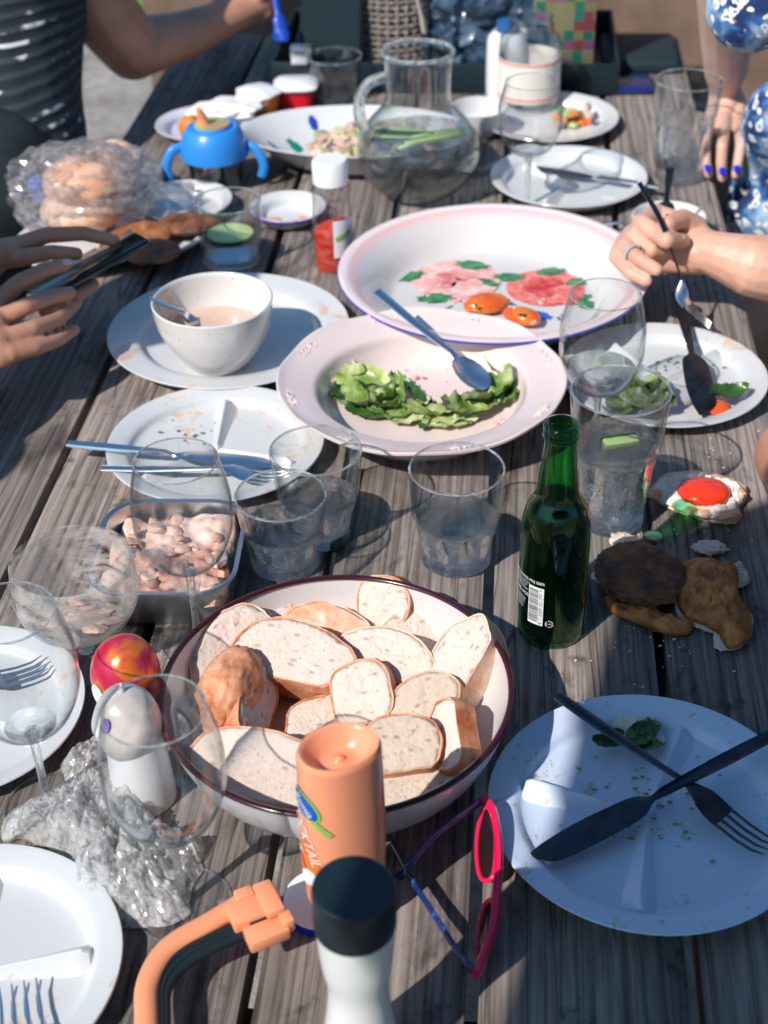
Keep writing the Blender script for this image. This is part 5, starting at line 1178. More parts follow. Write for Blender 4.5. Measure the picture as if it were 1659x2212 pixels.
# ---------------------------------------------------------------- orange tube frame with black seal and clasp
g = thing('plastic_bracket', 'bent orange plastic tube with black rubber strip and clasp', 'plastic bracket', PH(440, 2050))
path = [(318, 2330, .030), (316, 2200, .030), (318, 2130, .030), (345, 2070, .031), (385, 2032, .032), (450, 1995, .033), (520, 1952, .034)]
c3 = crv([PH(u, v, h) for u, v, h in path], 8); bm = tube(c3, .0100, 14, flat=(.82, .62)); obj('tube', bm, ORANGEP, g, world=True)
path = [(352, 2330, .028), (350, 2200, .028), (352, 2135, .028), (375, 2092, .029), (415, 2060, .030), (470, 2032, .031), (530, 2005, .032)]
for k in range(3):
    c3 = crv([PH(u + (k - 1) * 9, v + (k - 1) * 9, h - .001 * k) for u, v, h in path], 8); obj('rubber_strip', tube(c3, .0032, 10, flat=(1, 1.3)), simple('black_rubber', (.008, .018, .022), .45), g, world=True)
cl = PH(556, 1978, .036); an = math.atan2(PH(556, 1978, .036).y - PH(480, 1985, .036).y, PH(556, 1978, .036).x - PH(480, 1985, .036).x) + .35
Mx = Matrix.Translation(cl) @ Matrix.Rotation(an, 4, 'Z')
bm = bmesh.new()
for (x0, x1, y0, y1, z0, z1) in [(-.019, .012, -.006, .014, -.007, .007), (-.014, .016, -.023, -.006, -.009, .002), (.004, .018, -.010, .020, .003, .010), (-.010, .004, .012, .022, -.004, .009), (.012, .021, -.020, -.008, -.006, .006), (.015, .020, .004, .022, -.006, .004)]:
    box(x0, x1, y0, y1, z0, z1, .002, bm, Mx)
obj('clasp', bm, ORANGEP, g, world=True)
bm = box(-.008, .006, -.007, -.0055, .0, .0035, .0004, None, Mx); obj('clasp_slot', bm, BLACKP, g, world=True)
# bottle cap with crimped edge, blue over white
q = PH(690, 1948, .006); g = thing('lid', 'blue crimped lid with white top half hidden by the shaker', 'lid', pz(q, 0), R(10))
obj('skirt', lathe([(0, .001), (.0265, .001), (.027, .009), (0, .0092)], 120, lambda a, r, z: r * (1 + (.018 * math.sin(a * 30) if r > .02 else 0))), simple('shiny_blue', (.01, .015, .45), .15, coat=.6), g, rot=(R(6), 0, 0))
obj('top', lathe([(0, .0094), (.0255, .0094), (.0262, .0105), (.024, .0118), (0, .0112)], 64), WHITEP, g, rot=(R(6), 0, 0))

# ---------------------------------------------------------------- sunglasses
g = thing('sunglasses', 'pink framed sunglasses with speckled navy temples standing on edge', 'sunglasses', PH(1050, 1930))
PK = simple('pink_acetate', (.80, .012, .09), .25, coat=.5); NV = simple('navy_acetate', (.01, .03, .14), .2, col2=(.02, .10, .35), cs=160, coat=.6, lo=.55, hi=.62)
fr = [(1042, 1728, .030), (1062, 1745, .030), (1075, 1800, .028), (1078, 1870, .026), (1072, 1940, .024), (1068, 1990, .022), (1050, 2050, .020), (1028, 2105, .018)]
obj('brow_bar', tube(crv([PH(*f) for f in fr], 6), .0034, 10, flat=(1.0, 1.6)), PK, g, world=True)
for nm, lp in (('lens_rim', [(1050, 1742, .030), (1036, 1775, .022), (1030, 1830, .012), (1034, 1880, .008), (1046, 1902, .010), (1066, 1890, .018), (1072, 1830, .026), (1068, 1770, .030)]), ('lens_rim', [(1066, 1945, .024), (1044, 1960, .014), (1036, 2000, .006), (1032, 2050, .004), (1036, 2085, .008), (1050, 2045, .017), (1064, 1995, .022)])):
    pts = crv([PH(*f) for f in lp], 5, True); pts.append(pts[0]); obj(nm, tube(pts, .0020, 8, caps=False), PK, g, world=True)
    bm = bmesh.new(); vs_ = [bm.verts.new(q) for q in pts[:-1]]; c = bm.verts.new(sum((q for q in pts[:-1]), Vector()) / len(pts[:-1]) + Vector((-.002, 0, 0)))
    for i in range(len(vs_)): bm.faces.new((c, vs_[i], vs_[(i + 1) % len(vs_)]))
    obj('lens', bm, simple('smoked_lens', (.03, .015, .02), .05, trans=.3, coat=.5), g, world=True)
for tp in ([(1040, 1730, .030), (985, 1770, .030), (930, 1815, .029), (885, 1868, .026), (862, 1895, .012)], [(1022, 2098, .018), (985, 2050, .019), (930, 1965, .020), (880, 1885, .018), (850, 1825, .006)]):
    obj('temple', tube(crv([PH(*f) for f in tp], 6), .0030, 10, flat=(.7, 1.3)), NV, g, world=True)
# ---------------------------------------------------------------- sippy cup, dessert tubs, peel
p = PH(470, 400); g = thing('sippy_cup', 'toddler cup with blue two-handled lid and orange spout', 'sippy cup', p)
SB = simple('sky_blue_plastic', (.03, .26, .72), .35, sss=.1, coat=.3)
obj('cup_body', lathe([(0, 0)] + sp([(.034, 0), (.038, .004), (.040, .03), (.044, .052)], 5) + [(.042, .052), (.036, .01), (0, .008)], 48), m_thin('smoky_cup', (.70, .66, .64), (.3, .3, .3), refl=.08), g)
zz = .046; hs = hat(p, 268)
obj('lid', lathe([(.048, zz), (.050, zz + .002)] + sp([(.050, zz + .002), (.0495, zz + .012), (.046, zz + .030), (.037, zz + .045), (.029, hs - .004)], 5) + [(.028, hs), (.024, hs - .002), (0, hs - .003)], 56), SB, g)
obj('lid_disc', lathe([(0, hs - .003), (.0265, hs - .0015), (.026, hs + .0015), (0, hs + .003)], 40), simple('muted_orange_disc', (.40, .24, .14), .5, col2=(.35, .42, .15), cs=20), g)
obj('spout', tube([(-.012, -.004, hs - .001), (-.012, -.006, hs + .012), (-.016, -.012, hs + .028)], [.012, .008, .0045], 14, flat=(1, .7)), ORANGEP, g)
for s in (-1, 1): obj('handle', tube([tuple(q) for q in crv([(s * .044, 0, zz + .016), (s * .062, -.006, zz + .010), (s * .072, -.010, zz - .012), (s * .068, -.010, .016)], 6)], .0055, 12, flat=(1.3, .8), up=(0, 1, 0)), SB, g)
p = PH(641, 212, .0); g = thing('red_tub', 'red dessert tub with its white foil lid', 'dessert tub', pz(PH(641, 225, 0), 0))
obj('tub', lathe([(0, 0), (.026, 0), (.031, .032), (0, .032)], 4 * 10, lambda a, r, z: r / (abs(math.cos(a)) ** 5 + abs(math.sin(a)) ** 5) ** .2), simple('dessert_red', (.75, .01, .03), .3), g)
obj('lid', lathe([(0, .0325), (.036, .0325), (.037, .035), (.030, .040), (0, .041)], 40, lambda a, r, z: r / (abs(math.cos(a)) ** 5 + abs(math.sin(a)) ** 5) ** .2), WHITEP, g)
g = thing('orange_tub', 'orange dessert tub with peeled white lid', 'dessert tub', pz(PH(560, 245, 0), 0), R(-15))
obj('tub', lathe([(0, 0), (.026, 0), (.033, .034), (0, .034)], 40, lambda a, r, z: r / (abs(math.cos(a)) ** 5 + abs(math.sin(a)) ** 5) ** .2), simple('dessert_orange', (.80, .28, .04), .4), g)
obj('lid', lathe([(0, .0345), (.037, .0345), (.038, .037), (.020, .045), (0, .044)], 40, lambda a, r, z: r * (1 + .08 * math.sin(5 * a))), WHITEP, g)
q = PH(412, 268, .03); o = obj('orange_peel', lump(.020, .014, .020, .2, 2, 3, 5), simple('peel_orange', (.65, .20, .02), .5), loc=(q.x, q.y, T + .024)); tag(o, 'piece of orange peel on the lilac plate', 'orange peel')
q = PH(490, 232, .03); o = obj('paper_napkin', lump(.060, .040, .012, .4, 2.5, 4, 8, amp2=.1, freq2=6), simple('napkin_white', (.80, .80, .80), .8), loc=(q.x, q.y, T + .028), rot=(0, 0, R(15))); tag(o, 'crumpled white paper napkin on the lilac plate', 'napkin')

# ---------------------------------------------------------------- two painted hollow eggs
g = thing('painted_egg', 'red and orange foil egg with a white spot', 'toy egg', PH(270, 1560))
hh_ = .098; q = PH(272, 1455, .070) - g.location
def m_foil(name, a, b_, c, sc, met=.5):
    m, n, b = newmat(name); v = coords(n, rnd=False)
    n.links.new(ramp(n, nz(n, v, sc, 3, .5, .8), [(.36, a), (.48, b_), (.54, c)]), b.inputs['Base Color']); b.inputs['Metallic'].default_value = met; b.inputs['Roughness'].default_value = .25
    bump(n, b, nz(n, v, 55, 4), .35, .002); return m
obj('shell', lump(.0285, .0285, .036, .03, 2, 4, 3, off=(q.x, q.y, q.z)), m_foil('red_orange_foil', (.70, .02, .08), (.75, .05, .10), (.90, .22, .03), 30, .35), g)
fe = math.atan2(CAM.y - (g.location.y + q.y), CAM.x - (g.location.x + q.x)) - R(58)
o = obj('white_spot', disc(.0075, .011), WH, g, q + Vector((.0292 * math.cos(fe), .0292 * math.sin(fe), -.004)), (R(90), 0, fe + R(90)))
obj('stand', lathe([(0, 0), (.024, 0), (.026, .028), (.022, .048), (0, .05)], 40), simple('stand_red', (.35, .02, .04), .4), g, (q.x, q.y, 0))
g = thing('pearl_egg', 'pearly white egg on a white paper cone behind the wine glass', 'toy egg', PH(296, 1700))
q = PH(275, 1562, .080) - g.location
PRL = m_foil('pearly_foil', (.66, .58, .54), (.72, .68, .64), (.80, .76, .73), 26, .06)
obj('shell', lump(.0265, .0265, .034, .04, 2.5, 4, 6, off=tuple(q)), PRL, g)
obj('tip', lathe([(.003, 0), (.0012, .006), (0, .009)], 12), PRL, g, q + Vector((0, 0, .033)))
obj('violet_mark', disc(.004, .006), simple('violet_print', (.25, .16, .55), .4), g, q + Vector((-.012, -.0215, .018)), (R(62), 0, R(-28)))
obj('cone', lathe([(0, 0), (.026, 0.001), (.0235, .05), (.0205, q.z - .008), (0, q.z - .008)], 40), simple('white_paper', (.76, .76, .78), .7), g, (q.x + .004, q.y, 0))

# ---------------------------------------------------------------- crumpled plastic film
def film(name, label, cat_, outline, hmax, seed, layers=2, n=70, mat=FILM):
    g = thing(name, label, cat_, pz(PH(*[sum(c) / len(outline) for c in zip(*outline)]), 0))
    base = [PH(u, v, .012) - g.location for u, v in outline]
    cx = sum(b.x for b in base) / len(base); cyy = sum(b.y for b in base) / len(base)
    ol = crv([Vector((b.x, b.y, 0)) for b in base], 8, True); m = len(ol)
    ol = [ol[i].lerp(ol[(i + 1) % m], f) for i in range(m) for f in (0, .5)]; m = len(ol)
    for L_ in range(layers):
        bm = bmesh.new(); K = 30; rg = []
        for j in range(K + 1):
            t = 1 - j / K; row = []
            for i in range(m):
                x, y = cx + (ol[i].x - cx) * t, cyy + (ol[i].y - cyy) * t
                o3 = Vector((x * 34, y * 34, seed + L_ * 7)); rn = 1.0 * abs(mn.noise(o3 * .8)) + .75 * abs(mn.noise(o3 * 2.0)) + .45 * abs(mn.noise(o3 * 4.3))
                dome = (1 - t ** 3.0); z = .002 + dome * hmax * (.30 + .80 * rn) * (1 - .15 * L_)
                jx = .004 * mn.noise(o3 * 1.7 + Vector((9, 0, 0))) ; jy = .004 * mn.noise(o3 * 1.7 + Vector((0, 9, 0)))
                row.append(bm.verts.new((x + jx, y + jy, z)))
            rg.append(row)
        for a, b in zip(rg, rg[1:]):
            for i in range(m): bm.faces.new((a[i], a[(i + 1) % m], b[(i + 1) % m], b[i]))
        obj('film_layer', bm, mat, g, smooth=True, ang=8)
    return g
film('plastic_film', 'crumpled heap of clear plastic film by the lower left glasses', 'plastic film', [(20, 1735), (110, 1690), (190, 1640), (300, 1640), (330, 1750), (400, 1800), (432, 1860), (405, 1910), (400, 1960), (310, 1985), (170, 1950), (140, 1840), (60, 1795), (0, 1790)], .046, 3, 4)
film('plastic_film', 'small crumpled bit of film by the pearly egg', 'plastic film', [(128, 1640), (170, 1590), (235, 1575), (255, 1620), (200, 1660), (150, 1680)], .020, 12, 2)
film('plastic_film', 'loose film tail right of the big wine glass stem', 'plastic film', [(395, 1800), (430, 1790), (436, 1820), (410, 1860), (385, 1850)], .02, 14, 2)

# ---------------------------------------------------------------- bag with bread rolls
for k, (u, v, h, a, b, c, lb) in enumerate([(185, 395, .075, .062, .050, .036, 'shiny round roll on top inside the clear bag'), (175, 455, .040, .058, .045, .028, 'pale roll at the bottom inside the clear bag'), (245, 350, .055, .045, .040, .030, 'roll at the back inside the clear bag')]):
    q = PH(u, v, h); o = obj('bread_roll', lump(a, b, c, .06, 2, 4, 80 + k), [m_crust('roll_crust', (.50, .17, .05), (.80, .55, .42), 14), CRUST2, CRUST2][k], loc=q, rot=(0, 0, R(-15))); tag(o, lb, 'bread roll', 'rolls in the bag')
q = PH(180, 415, .052); g = thing('bread_bag', 'clear crinkled plastic bag holding bread rolls', 'plastic bag', pz(q, 0))
bm = lump(.108, .082, .064, .18, 2.2, 5, 90, amp2=.13, freq2=7)
for v in bm.verts:
    v.co.z = max(v.co.z, -.042); 
    if v.co.x < -.08: v.co.y *= .8
obj('bag_film', bm, BAG, g, (0, 0, .056), ang=8)
bm = lump(.100, .076, .060, .22, 2.6, 5, 96, amp2=.10, freq2=9)
for v in bm.verts: v.co.z = max(v.co.z, -.040)
obj('bag_film', bm, BAG, g, (0, 0, .056), ang=8)
obj('blue_print', lump(.026, .014, .022, .3, 3, 3, 91), simple('blue_bag_print', (.02, .10, .62), .4), g, PH(75, 415, .05) - g.location)

# ---------------------------------------------------------------- black tray with utensils, basket, bags at the far end
def PB(u, v, y):                           # point seen at (u, v) whose distance along the ground is y
    d = FW + RT * ((u - CU) / F) - UP * ((v - CV) / F); return CAM + d * (y / d.y)
p = PH(960, 203, 0); g = thing('black_tray', 'big shallow black tray of utensils across the far end', 'tray', (p.x, p.y, T), -YAW)
tx0 = (PH(590, 195) - p).length; wtr = (PH(1335, 190) - PH(590, 203)).length; x0 = -tx0
x1 = x0 + wtr
obj('tray_front', box(x0, x1, 0, .006, 0, .052, .002), BLACKP, g); obj('tray_back', box(x0, x1, .30, .306, 0, .052, .002), BLACKP, g)
obj('tray_side', box(x0, x0 + .006, .0065, .2995, 0, .052, .002), BLACKP, g); obj('tray_side', box(x1 - .006, x1, .0065, .2995, 0, .052, .002), BLACKP, g)
obj('tray_floor', box(x0 + .0065, x1 - .0065, .0065, .2995, .001, .006, 0), BLACKP, g)
yt = p.y
# wicker basket of ribs and weavers
c = PB(848, 110, yt + .13); g = thing('wicker_basket', 'tall grey wicker basket standing in the black tray', 'basket', (c.x, c.y, T + .0075))
WK = simple('grey_wicker', (.20, .17, .15), .7, col2=(.32, .28, .25), cs=60); rbk = 86 * mpp(c)
obj('inner_wall', lathe([(0, 0), (rbk * .88, 0), (rbk * .95, .30), (rbk * .90, .30), (rbk * .84, .004), (0, .004)], 40), simple('dark_inside', (.03, .035, .035), .8), g)
for k in range(26):
    a = 2 * math.pi * k / 26; obj('stake', tube([(rbk * .92 * math.cos(a), rbk * .92 * math.sin(a), 0.002), (rbk * 1.0 * math.cos(a), rbk * 1.0 * math.sin(a), .31)], .0032, 6), WK, g)
for k in range(30):
    z = .006 + k * .0102; pts = []
    for i in range(53):
        a = 2 * math.pi * i / 52; r_ = rbk * (.92 + .08 * z / .31) + (.0036 if (i + k) % 2 else -.0036); pts.append((r_ * math.cos(a), r_ * math.sin(a), z))
    obj('weaver', tube(pts, .0030, 5, caps=False), WK, g)
# spatulas, ladle
def stick_tool(name, label, cat_, pts, rads, flats, m, yy):
    bm = tube(crv([PB(u, v, yy + dy) for u, v, dy in pts], 5), rads if not hasattr(rads, '__len__') else [rads[min(len(rads) - 1, int(i / 5))] for i in range(5 * (len(pts) - 1) + 1)], 10, flat=flats)
    return tag(obj(name, bm, m, world=True), label, cat_)
BLUP = simple('blue_plastic', (.01, .06, .42), .35, coat=.2)
stick_tool('brush', 'blue handled brush leaning out of the tray at its left end', 'brush', [(590, -160, .10), (594, -20, .06), (603, 40, .04), (607, 70, .03), (606, 90, .025)], [.006, .006, .012, .014, .011], (1, .5), BLUP, yt)
stick_tool('spatula', 'dark blue spatula beside the blue brush in the tray', 'spatula', [(640, 188, .02), (650, 120, .06), (668, 20, .10), (676, -60, .12)], [.010, .013, .014, .014], (1, .3), simple('dark_blue_plastic', (.01, .05, .15), .4), yt)
stick_tool('spatula', 'cream wooden spoon handle hanging over the basket rim', 'spatula', [(893, -120, .0), (900, -20, .0), (912, 40, .0), (918, 72, .0)], [.009, .010, .012, .007], (1, .4), simple('cream_wood', (.46, .42, .36), .6), yt - .01)
c = PB(715, 130, yt + .06); o = obj('board', prism([(-.060, 0), (.052, 0), (.056, .16), (.0, .20), (-.045, .175)], .012, bev=.003), BLACKP, loc=(c.x, c.y, T + .012), rot=(R(82), 0, R(-10))); tag(o, 'black plastic board leaning in the tray left of the basket', 'board')
c = PB(665, 150, yt + .02); o = obj('knife_block', box(-.018, .018, -.004, .02, 0, .030, .002), STEEL, loc=(c.x - .01, c.y, T + .05)); tag(o, 'small steel clip on the tray rim left of the glass', 'clip')
# blue plastic bag, its colour darkened to stand for shade
c = PB(1090, 110, yt + .12); o = obj('blue_bag', lump(.135, .08, .105, .35, 2.5, 5, 95, amp2=.16, freq2=7), simple('shade_dimmed_blue_film', (.015, .035, .07), .3, col2=(.08, .13, .20), cs=26, coat=.2), loc=(c.x, c.y, T + .10), ang=28); tag(o, 'crumpled shade-darkened blue plastic bag in the tray', 'plastic bag')
# patterned box: squares of paper colours, dimmed to stand for the shade at this end
c = PB(1215, 135, yt + .04)
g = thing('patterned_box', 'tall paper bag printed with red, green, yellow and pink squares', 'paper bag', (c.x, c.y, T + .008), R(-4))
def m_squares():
    m, n, b = newmat('dimmed_printed_squares'); t = n.nodes.new('ShaderNodeTexCoord'); sc_ = n.nodes.new('ShaderNodeVectorMath'); sc_.operation = 'SCALE'; sc_.inputs['Scale'].default_value = 62
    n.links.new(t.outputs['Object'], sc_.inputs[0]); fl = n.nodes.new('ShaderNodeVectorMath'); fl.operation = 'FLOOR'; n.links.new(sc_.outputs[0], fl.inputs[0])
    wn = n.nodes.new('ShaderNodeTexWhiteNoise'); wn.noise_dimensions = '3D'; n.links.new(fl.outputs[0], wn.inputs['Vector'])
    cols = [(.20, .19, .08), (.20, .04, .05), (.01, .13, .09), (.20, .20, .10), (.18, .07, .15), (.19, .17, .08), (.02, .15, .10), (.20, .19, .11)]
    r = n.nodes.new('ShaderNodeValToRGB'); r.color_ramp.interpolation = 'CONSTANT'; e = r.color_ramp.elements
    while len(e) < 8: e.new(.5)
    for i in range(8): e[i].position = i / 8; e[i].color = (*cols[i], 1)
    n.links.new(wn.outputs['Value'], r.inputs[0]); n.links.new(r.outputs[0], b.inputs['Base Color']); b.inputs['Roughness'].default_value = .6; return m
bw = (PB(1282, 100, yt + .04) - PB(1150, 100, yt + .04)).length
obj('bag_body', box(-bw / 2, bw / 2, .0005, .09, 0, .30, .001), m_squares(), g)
# navy phone and dark case right of the tray
p = PH(1352, 200, 0); o = obj('phone', box(-.045, .045, -.012, .068, 0, .010, .003), simple('navy_gloss', (.01, .02, .14), .08, coat=.8), loc=(p.x, p.y, T + .0005), rot=(0, 0, R(-4))); tag(o, 'glossy navy phone lying right of the black tray', 'phone')
p = PH(1395, 160, 0); o = obj('dark_case', box(-.075, .055, 0, .16, 0, .022, .006), simple('dark_slate', (.012, .03, .036), .6), loc=(p.x, p.y, T + .0005), rot=(0, 0, R(-6))); tag(o, 'flat dark case behind the navy phone', 'case')
# brown crates standing behind the table
BRN = simple('brown_board', (.17, .115, .082), .85, col2=(.22, .15, .11), cs=12)
for (u, v, w_, d_, hh2, lb) in [(1420, 150, .70, .35, T + .34, 'large brown cardboard box behind the table end on the right'), (560, 118, .45, .3, T + .16, 'brown cardboard box behind the table end on the left')]:
    c = PB(u, v, TY + Y1 + .14); g = thing('cardboard_box', lb, 'box', (c.x, c.y, 0), -YAW)
    for nm, b4 in (('side_panel', (-w_ / 2, w_ / 2, 0, .006)), ('side_panel', (-w_ / 2, w_ / 2, d_, d_ + .006)), ('end_panel', (-w_ / 2, -w_ / 2 + .006, .0065, d_ - .0005)), ('end_panel', (w_ / 2 - .006, w_ / 2, .0065, d_ - .0005))): obj(nm, box(*b4, 0.015, hh2, 0), BRN, g)
    obj('flap', box(-w_ / 2, w_ / 2, 0, .16, -.002, .002, 0), BRN, g, (0, -.001, hh2 + .003), (R(-62), 0, 0))
# hedge added out of view all round, cutting sky light and reflections
HG = m_leaf('hedge_green', (.015, .035, .010), (.045, .09, .022), (.12, .19, .05), 9)
bm = bmesh.new(); hr = random.Random(11)
for k in range(6500):
    a = hr.uniform(0, 6.283); rad = hr.uniform(7.2, 8.6); z = hr.uniform(0, 2.0); x, y = rad * math.cos(a), 1.5 + rad * math.sin(a)
    s = hr.uniform(.10, .22); n_ = Vector((hr.uniform(-1, 1), hr.uniform(-1, 1), hr.uniform(-.3, 1))).normalized(); t1 = n_.orthogonal().normalized(); t2 = n_.cross(t1); c = Vector((x, y, z))
    bm.faces.new([bm.verts.new(c + t1 * s), bm.verts.new(c + t2 * s * .5), bm.verts.new(c - t1 * s), bm.verts.new(c - t2 * s * .5)])
tag(obj('hedge', bm, HG), 'dense green hedge added out of view to cut the sky light', 'hedge', kind='stuff')
bm = bmesh.new(); 
for k in range(2600):
    u = hr.uniform(250, 560); v = hr.uniform(-160, 22) ; 
    if hr.random() < .8: u = hr.uniform(300, 480)
    c = PB(u, v, 4.9 + hr.uniform(0, .8)); c.z = max(c.z, .02); s = hr.uniform(.018, .045)
    n_ = Vector((hr.uniform(-1, 1), hr.uniform(-1, 1), hr.uniform(0, 1))).normalized(); t1 = n_.orthogonal().normalized(); t2 = n_.cross(t1)
    bm.faces.new([bm.verts.new(c + t1 * s), bm.verts.new(c + t2 * s * .5), bm.verts.new(c - t1 * s), bm.verts.new(c - t2 * s * .5)])
tag(obj('weeds', bm, m_leaf('weed_green', (.04, .12, .015), (.16, .30, .05), (.34, .45, .12), 14)), 'bright green weeds growing on the gravel behind the table', 'weeds', kind='stuff')

# ---------------------------------------------------------------- people
def W3(u, v, h): return PH(u, v, h)
def ch(*pts): return [(W3(u, v, h), r) for u, v, h, r in pts]
def person(label, loc): return thing('person', label, 'person', loc)
NAVYNAIL = simple('cobalt_nail_polish', (.02, .02, .55), .15, coat=.8); NAIL = simple('bare_nail', (.75, .48, .42), .25, coat=.3)
def trunk(sh_, chest, nk, hd_, f):
    "skin chains from a shoulder through chest and neck to a head that faces f"
    f = Vector(f).normalized(); c = Vector(hd_); sd_ = f.cross(Vector((0, 0, 1))).normalized()
    return [[(sh_, .05), (Vector(chest), .09)], [(Vector(chest), .10), (Vector(nk), .052), (c - Vector((0, 0, .10)), .052)], [(c + f * .055 + Vector((0, 0, -.075)), .045), (c + f * .03, .075)],
            [(c + f * .085 + Vector((0, 0, .015)), .010), (c + f * .112 + Vector((0, 0, -.022)), .014)], [(c + sd_ * .085, .010), (c + sd_ * .088 + Vector((0, 0, -.03)), .012)], [(c - sd_ * .085, .010), (c - sd_ * .088 + Vector((0, 0, -.03)), .012)]]
def face(par, hd_, f):
    f = Vector(f).normalized(); c = Vector(hd_); sd_ = f.cross(Vector((0, 0, 1))).normalized()
    for s_ in (-1, 1):
        obj('eye', lump(.012, .012, .009, 0, 1, 2, 0, off=tuple(c + f * .088 + sd_ * s_ * .032 + Vector((0, 0, .012)))), WH, par, world=True); obj('iris', lump(.005, .005, .005, 0, 1, 2, 0, off=tuple(c + f * .098 + sd_ * s_ * .032 + Vector((0, 0, .012)))), BLACKP, par, world=True)
    p_ = c + f * .098 + Vector((0, 0, -.055)); obj('mouth', tube([p_ - sd_ * .024 - f * .008, p_, p_ + sd_ * .024 - f * .008], [.002, .006, .002], 8), simple('lip', (.45, .14, .12), .4), par, world=True)
def cloth(name, a, bcol, sc=14, bs=.5): return simple(name, a, .85, col2=bcol, cs=sc, bs=bs, bscale=30, bd=.004)
# right: the person with the fork
pr = person('person reaching in from the right, silver ring, holding a fork over the plate', (1.02, 1.50, 0))
sh = Vector((1.00, 1.62, T + .34)); el = Vector((.78, 1.60, T + .075))
hand = [[(sh, .052), ((sh + el) / 2, .047), (el, .042)],
        [(el, .042), (W3(1700, 585, .078), .043), (W3(1630, 575, .085), .038), (W3(1560, 553, .090), .029), (W3(1520, 540, .092), .025)],
        ch((1520, 535, .092, .024), (1440, 478, .108, .017), (1415, 462, .112, .013)),
        ch((1516, 540, .092, .023), (1420, 500, .103, .018), (1385, 482, .106, .0125)),
        ch((1515, 550, .088, .022), (1395, 530, .092, .017), (1365, 505, .098, .0120)),
        ch((1515, 560, .080, .020), (1400, 560, .080, .016), (1348, 522, .090, .0110)),
        ch((1418, 462, .112, .0125), (1388, 484, .124, .0115), (1440, 520, .124, .0105), (1476, 520, .112, .0090)),
        ch((1388, 485, .106, .0115), (1368, 510, .110, .0096), (1408, 542, .104, .0086), (1436, 545, .096, .0078)),
        ch((1366, 507, .100, .0112), (1350, 532, .104, .0098), (1384, 562, .103, .0088), (1418, 582, .095, .0080)),
        ch((1346, 524, .092, .0104), (1331, 554, .092, .0092), (1362, 590, .085, .0082), (1396, 606, .080, .0074)),
        ch((1512, 520, .098, .017), (1502, 490, .112, .0145), (1474, 472, .128, .0118), (1444, 484, .134, .0098))]
hand += trunk(sh, (1.05, 1.68, T + .36), (1.06, 1.70, T + .50), (1.06, 1.72, T + .68), (-1, .1, -.1)); face(pr, (1.06, 1.72, T + .68), (-1, .1, -.1))
flesh('body', hand, SKIN, pr, .0022, 2, ells=[(Vector((1.06, 1.72, T + .68)), (.085, .10, .125))] )
sh2 = Vector((1.02, 1.72, T + .30))
flesh('shirt', [[(Vector((1.05, 1.68, T + .36)), .10), (Vector((1.08, 1.68, T + .0)), .13), (Vector((1.10, 1.66, T - .28)), .15)], [(Vector((1.02, 1.56, T + .36)), .065), (Vector((1.06, 1.88, T + .36)), .065)], [(sh, .066), (sh * .5 + el * .5, .060)]], cloth('slate_cloth', (.03, .06, .10), (.05, .09, .14)), pr, .012, 6)
flesh('trousers', [[(Vector((1.10, 1.62, T - .26)), .11), (Vector((.62, 1.58, T - .24)), .075), (Vector((.60, 1.58, .10)), .05)], [(Vector((1.10, 1.78, T - .26)), .11), (Vector((.62, 1.80, T - .24)), .075), (Vector((.60, 1.80, .10)), .05)]], cloth('dark_denim', (.02, .04, .07), (.04, .07, .11)), pr, .012, 6)
flesh('shoe', [[(Vector((.63, 1.58, .045)), .042), (Vector((.50, 1.57, .035)), .034)]], BLACKP, pr, .01, 3); flesh('shoe', [[(Vector((.63, 1.80, .045)), .042), (Vector((.50, 1.79, .035)), .034)]], BLACKP, pr, .01, 3)
flesh('hair', [], simple('dark_hair', (.03, .018, .012), .5, bs=.6, bscale=80), pr, .008, 4, ells=[(Vector((1.08, 1.73, T + .71)), (.098, .108, .125))])
def ring_at(p, d, r, m, w_=.0022):
    d = d.normalized(); q = d.to_track_quat('Z', 'Y').to_matrix().to_4x4()
    bm = lathe([(r + .0010, -w_), (r + .0016, 0), (r + .0010, w_), (r, w_), (r, -w_)], 36, closed=True); bm.transform(Matrix.Translation(p) @ q); return bm
a_, b2_ = W3(1350, 532, .104), W3(1384, 562, .103)
obj('finger_ring', ring_at(a_ * .45 + b2_ * .55 , b2_ - a_, .0112, STEEL, .0030), simple('ring_silver', (.62, .64, .66), .2, .4, coat=.8), pr, world=True)
def nail(p, nrm, fwd, a, b, m, par):
    n_ = nrm.normalized(); f = (fwd - n_ * fwd.dot(n_)).normalized(); s = n_.cross(f); bm = lump(a, b, .0016, 0, 1, 2); bm.transform(Matrix.Translation(p) @ Matrix((f, s, n_)).transposed().to_4x4()); obj('nail', bm, m, par, world=True)
nail(W3(1470, 515, .121), Vector((-.1, -.6, .8)), W3(1476, 520, .112) - W3(1440, 520, .124), .0055, .0042, NAIL, pr)
# the fork held in that hand
f0, f1, f2, f3 = W3(1381, 395, .185), W3(1424, 469, .148), W3(1448, 534, .118), W3(1474, 606, .075)
g = thing('fork', 'thin fork held upright in the right hand, tines towards the plate', 'fork', PH(1500, 660, .0), 0, 'pieces of cutlery')
obj('handle', tube(crv([f0, f1, f2, f3], 6), [.0030, .0030, .0030, .0030, .0030, .0030, .0028, .0026, .0024, .0022, .0021, .0020, .0020, .0019, .0018, .0018, .0018, .0018, .0020], 10, flat=(1.5, .8)), simple('dark_handle', (.02, .03, .06), .2, .6), g, world=True)
h0, h1, h2, h3 = f3, W3(1474, 640, .060), W3(1496, 672, .046), W3(1535, 703, .030)
obj('head', tube(crv([h0, h1, W3(1486, 660, .052)], 5), [.002, .003, .005, .0065, .0078, .0088, .0092, .0095, .0095, .0095, .0095], 12, flat=(1.0, .16)), STEEL, g, world=True)
hd = (W3(1535, 703, .03) - W3(1486, 660, .052)).normalized(); lat = hd.cross(Vector((0, 0, 1))).normalized()
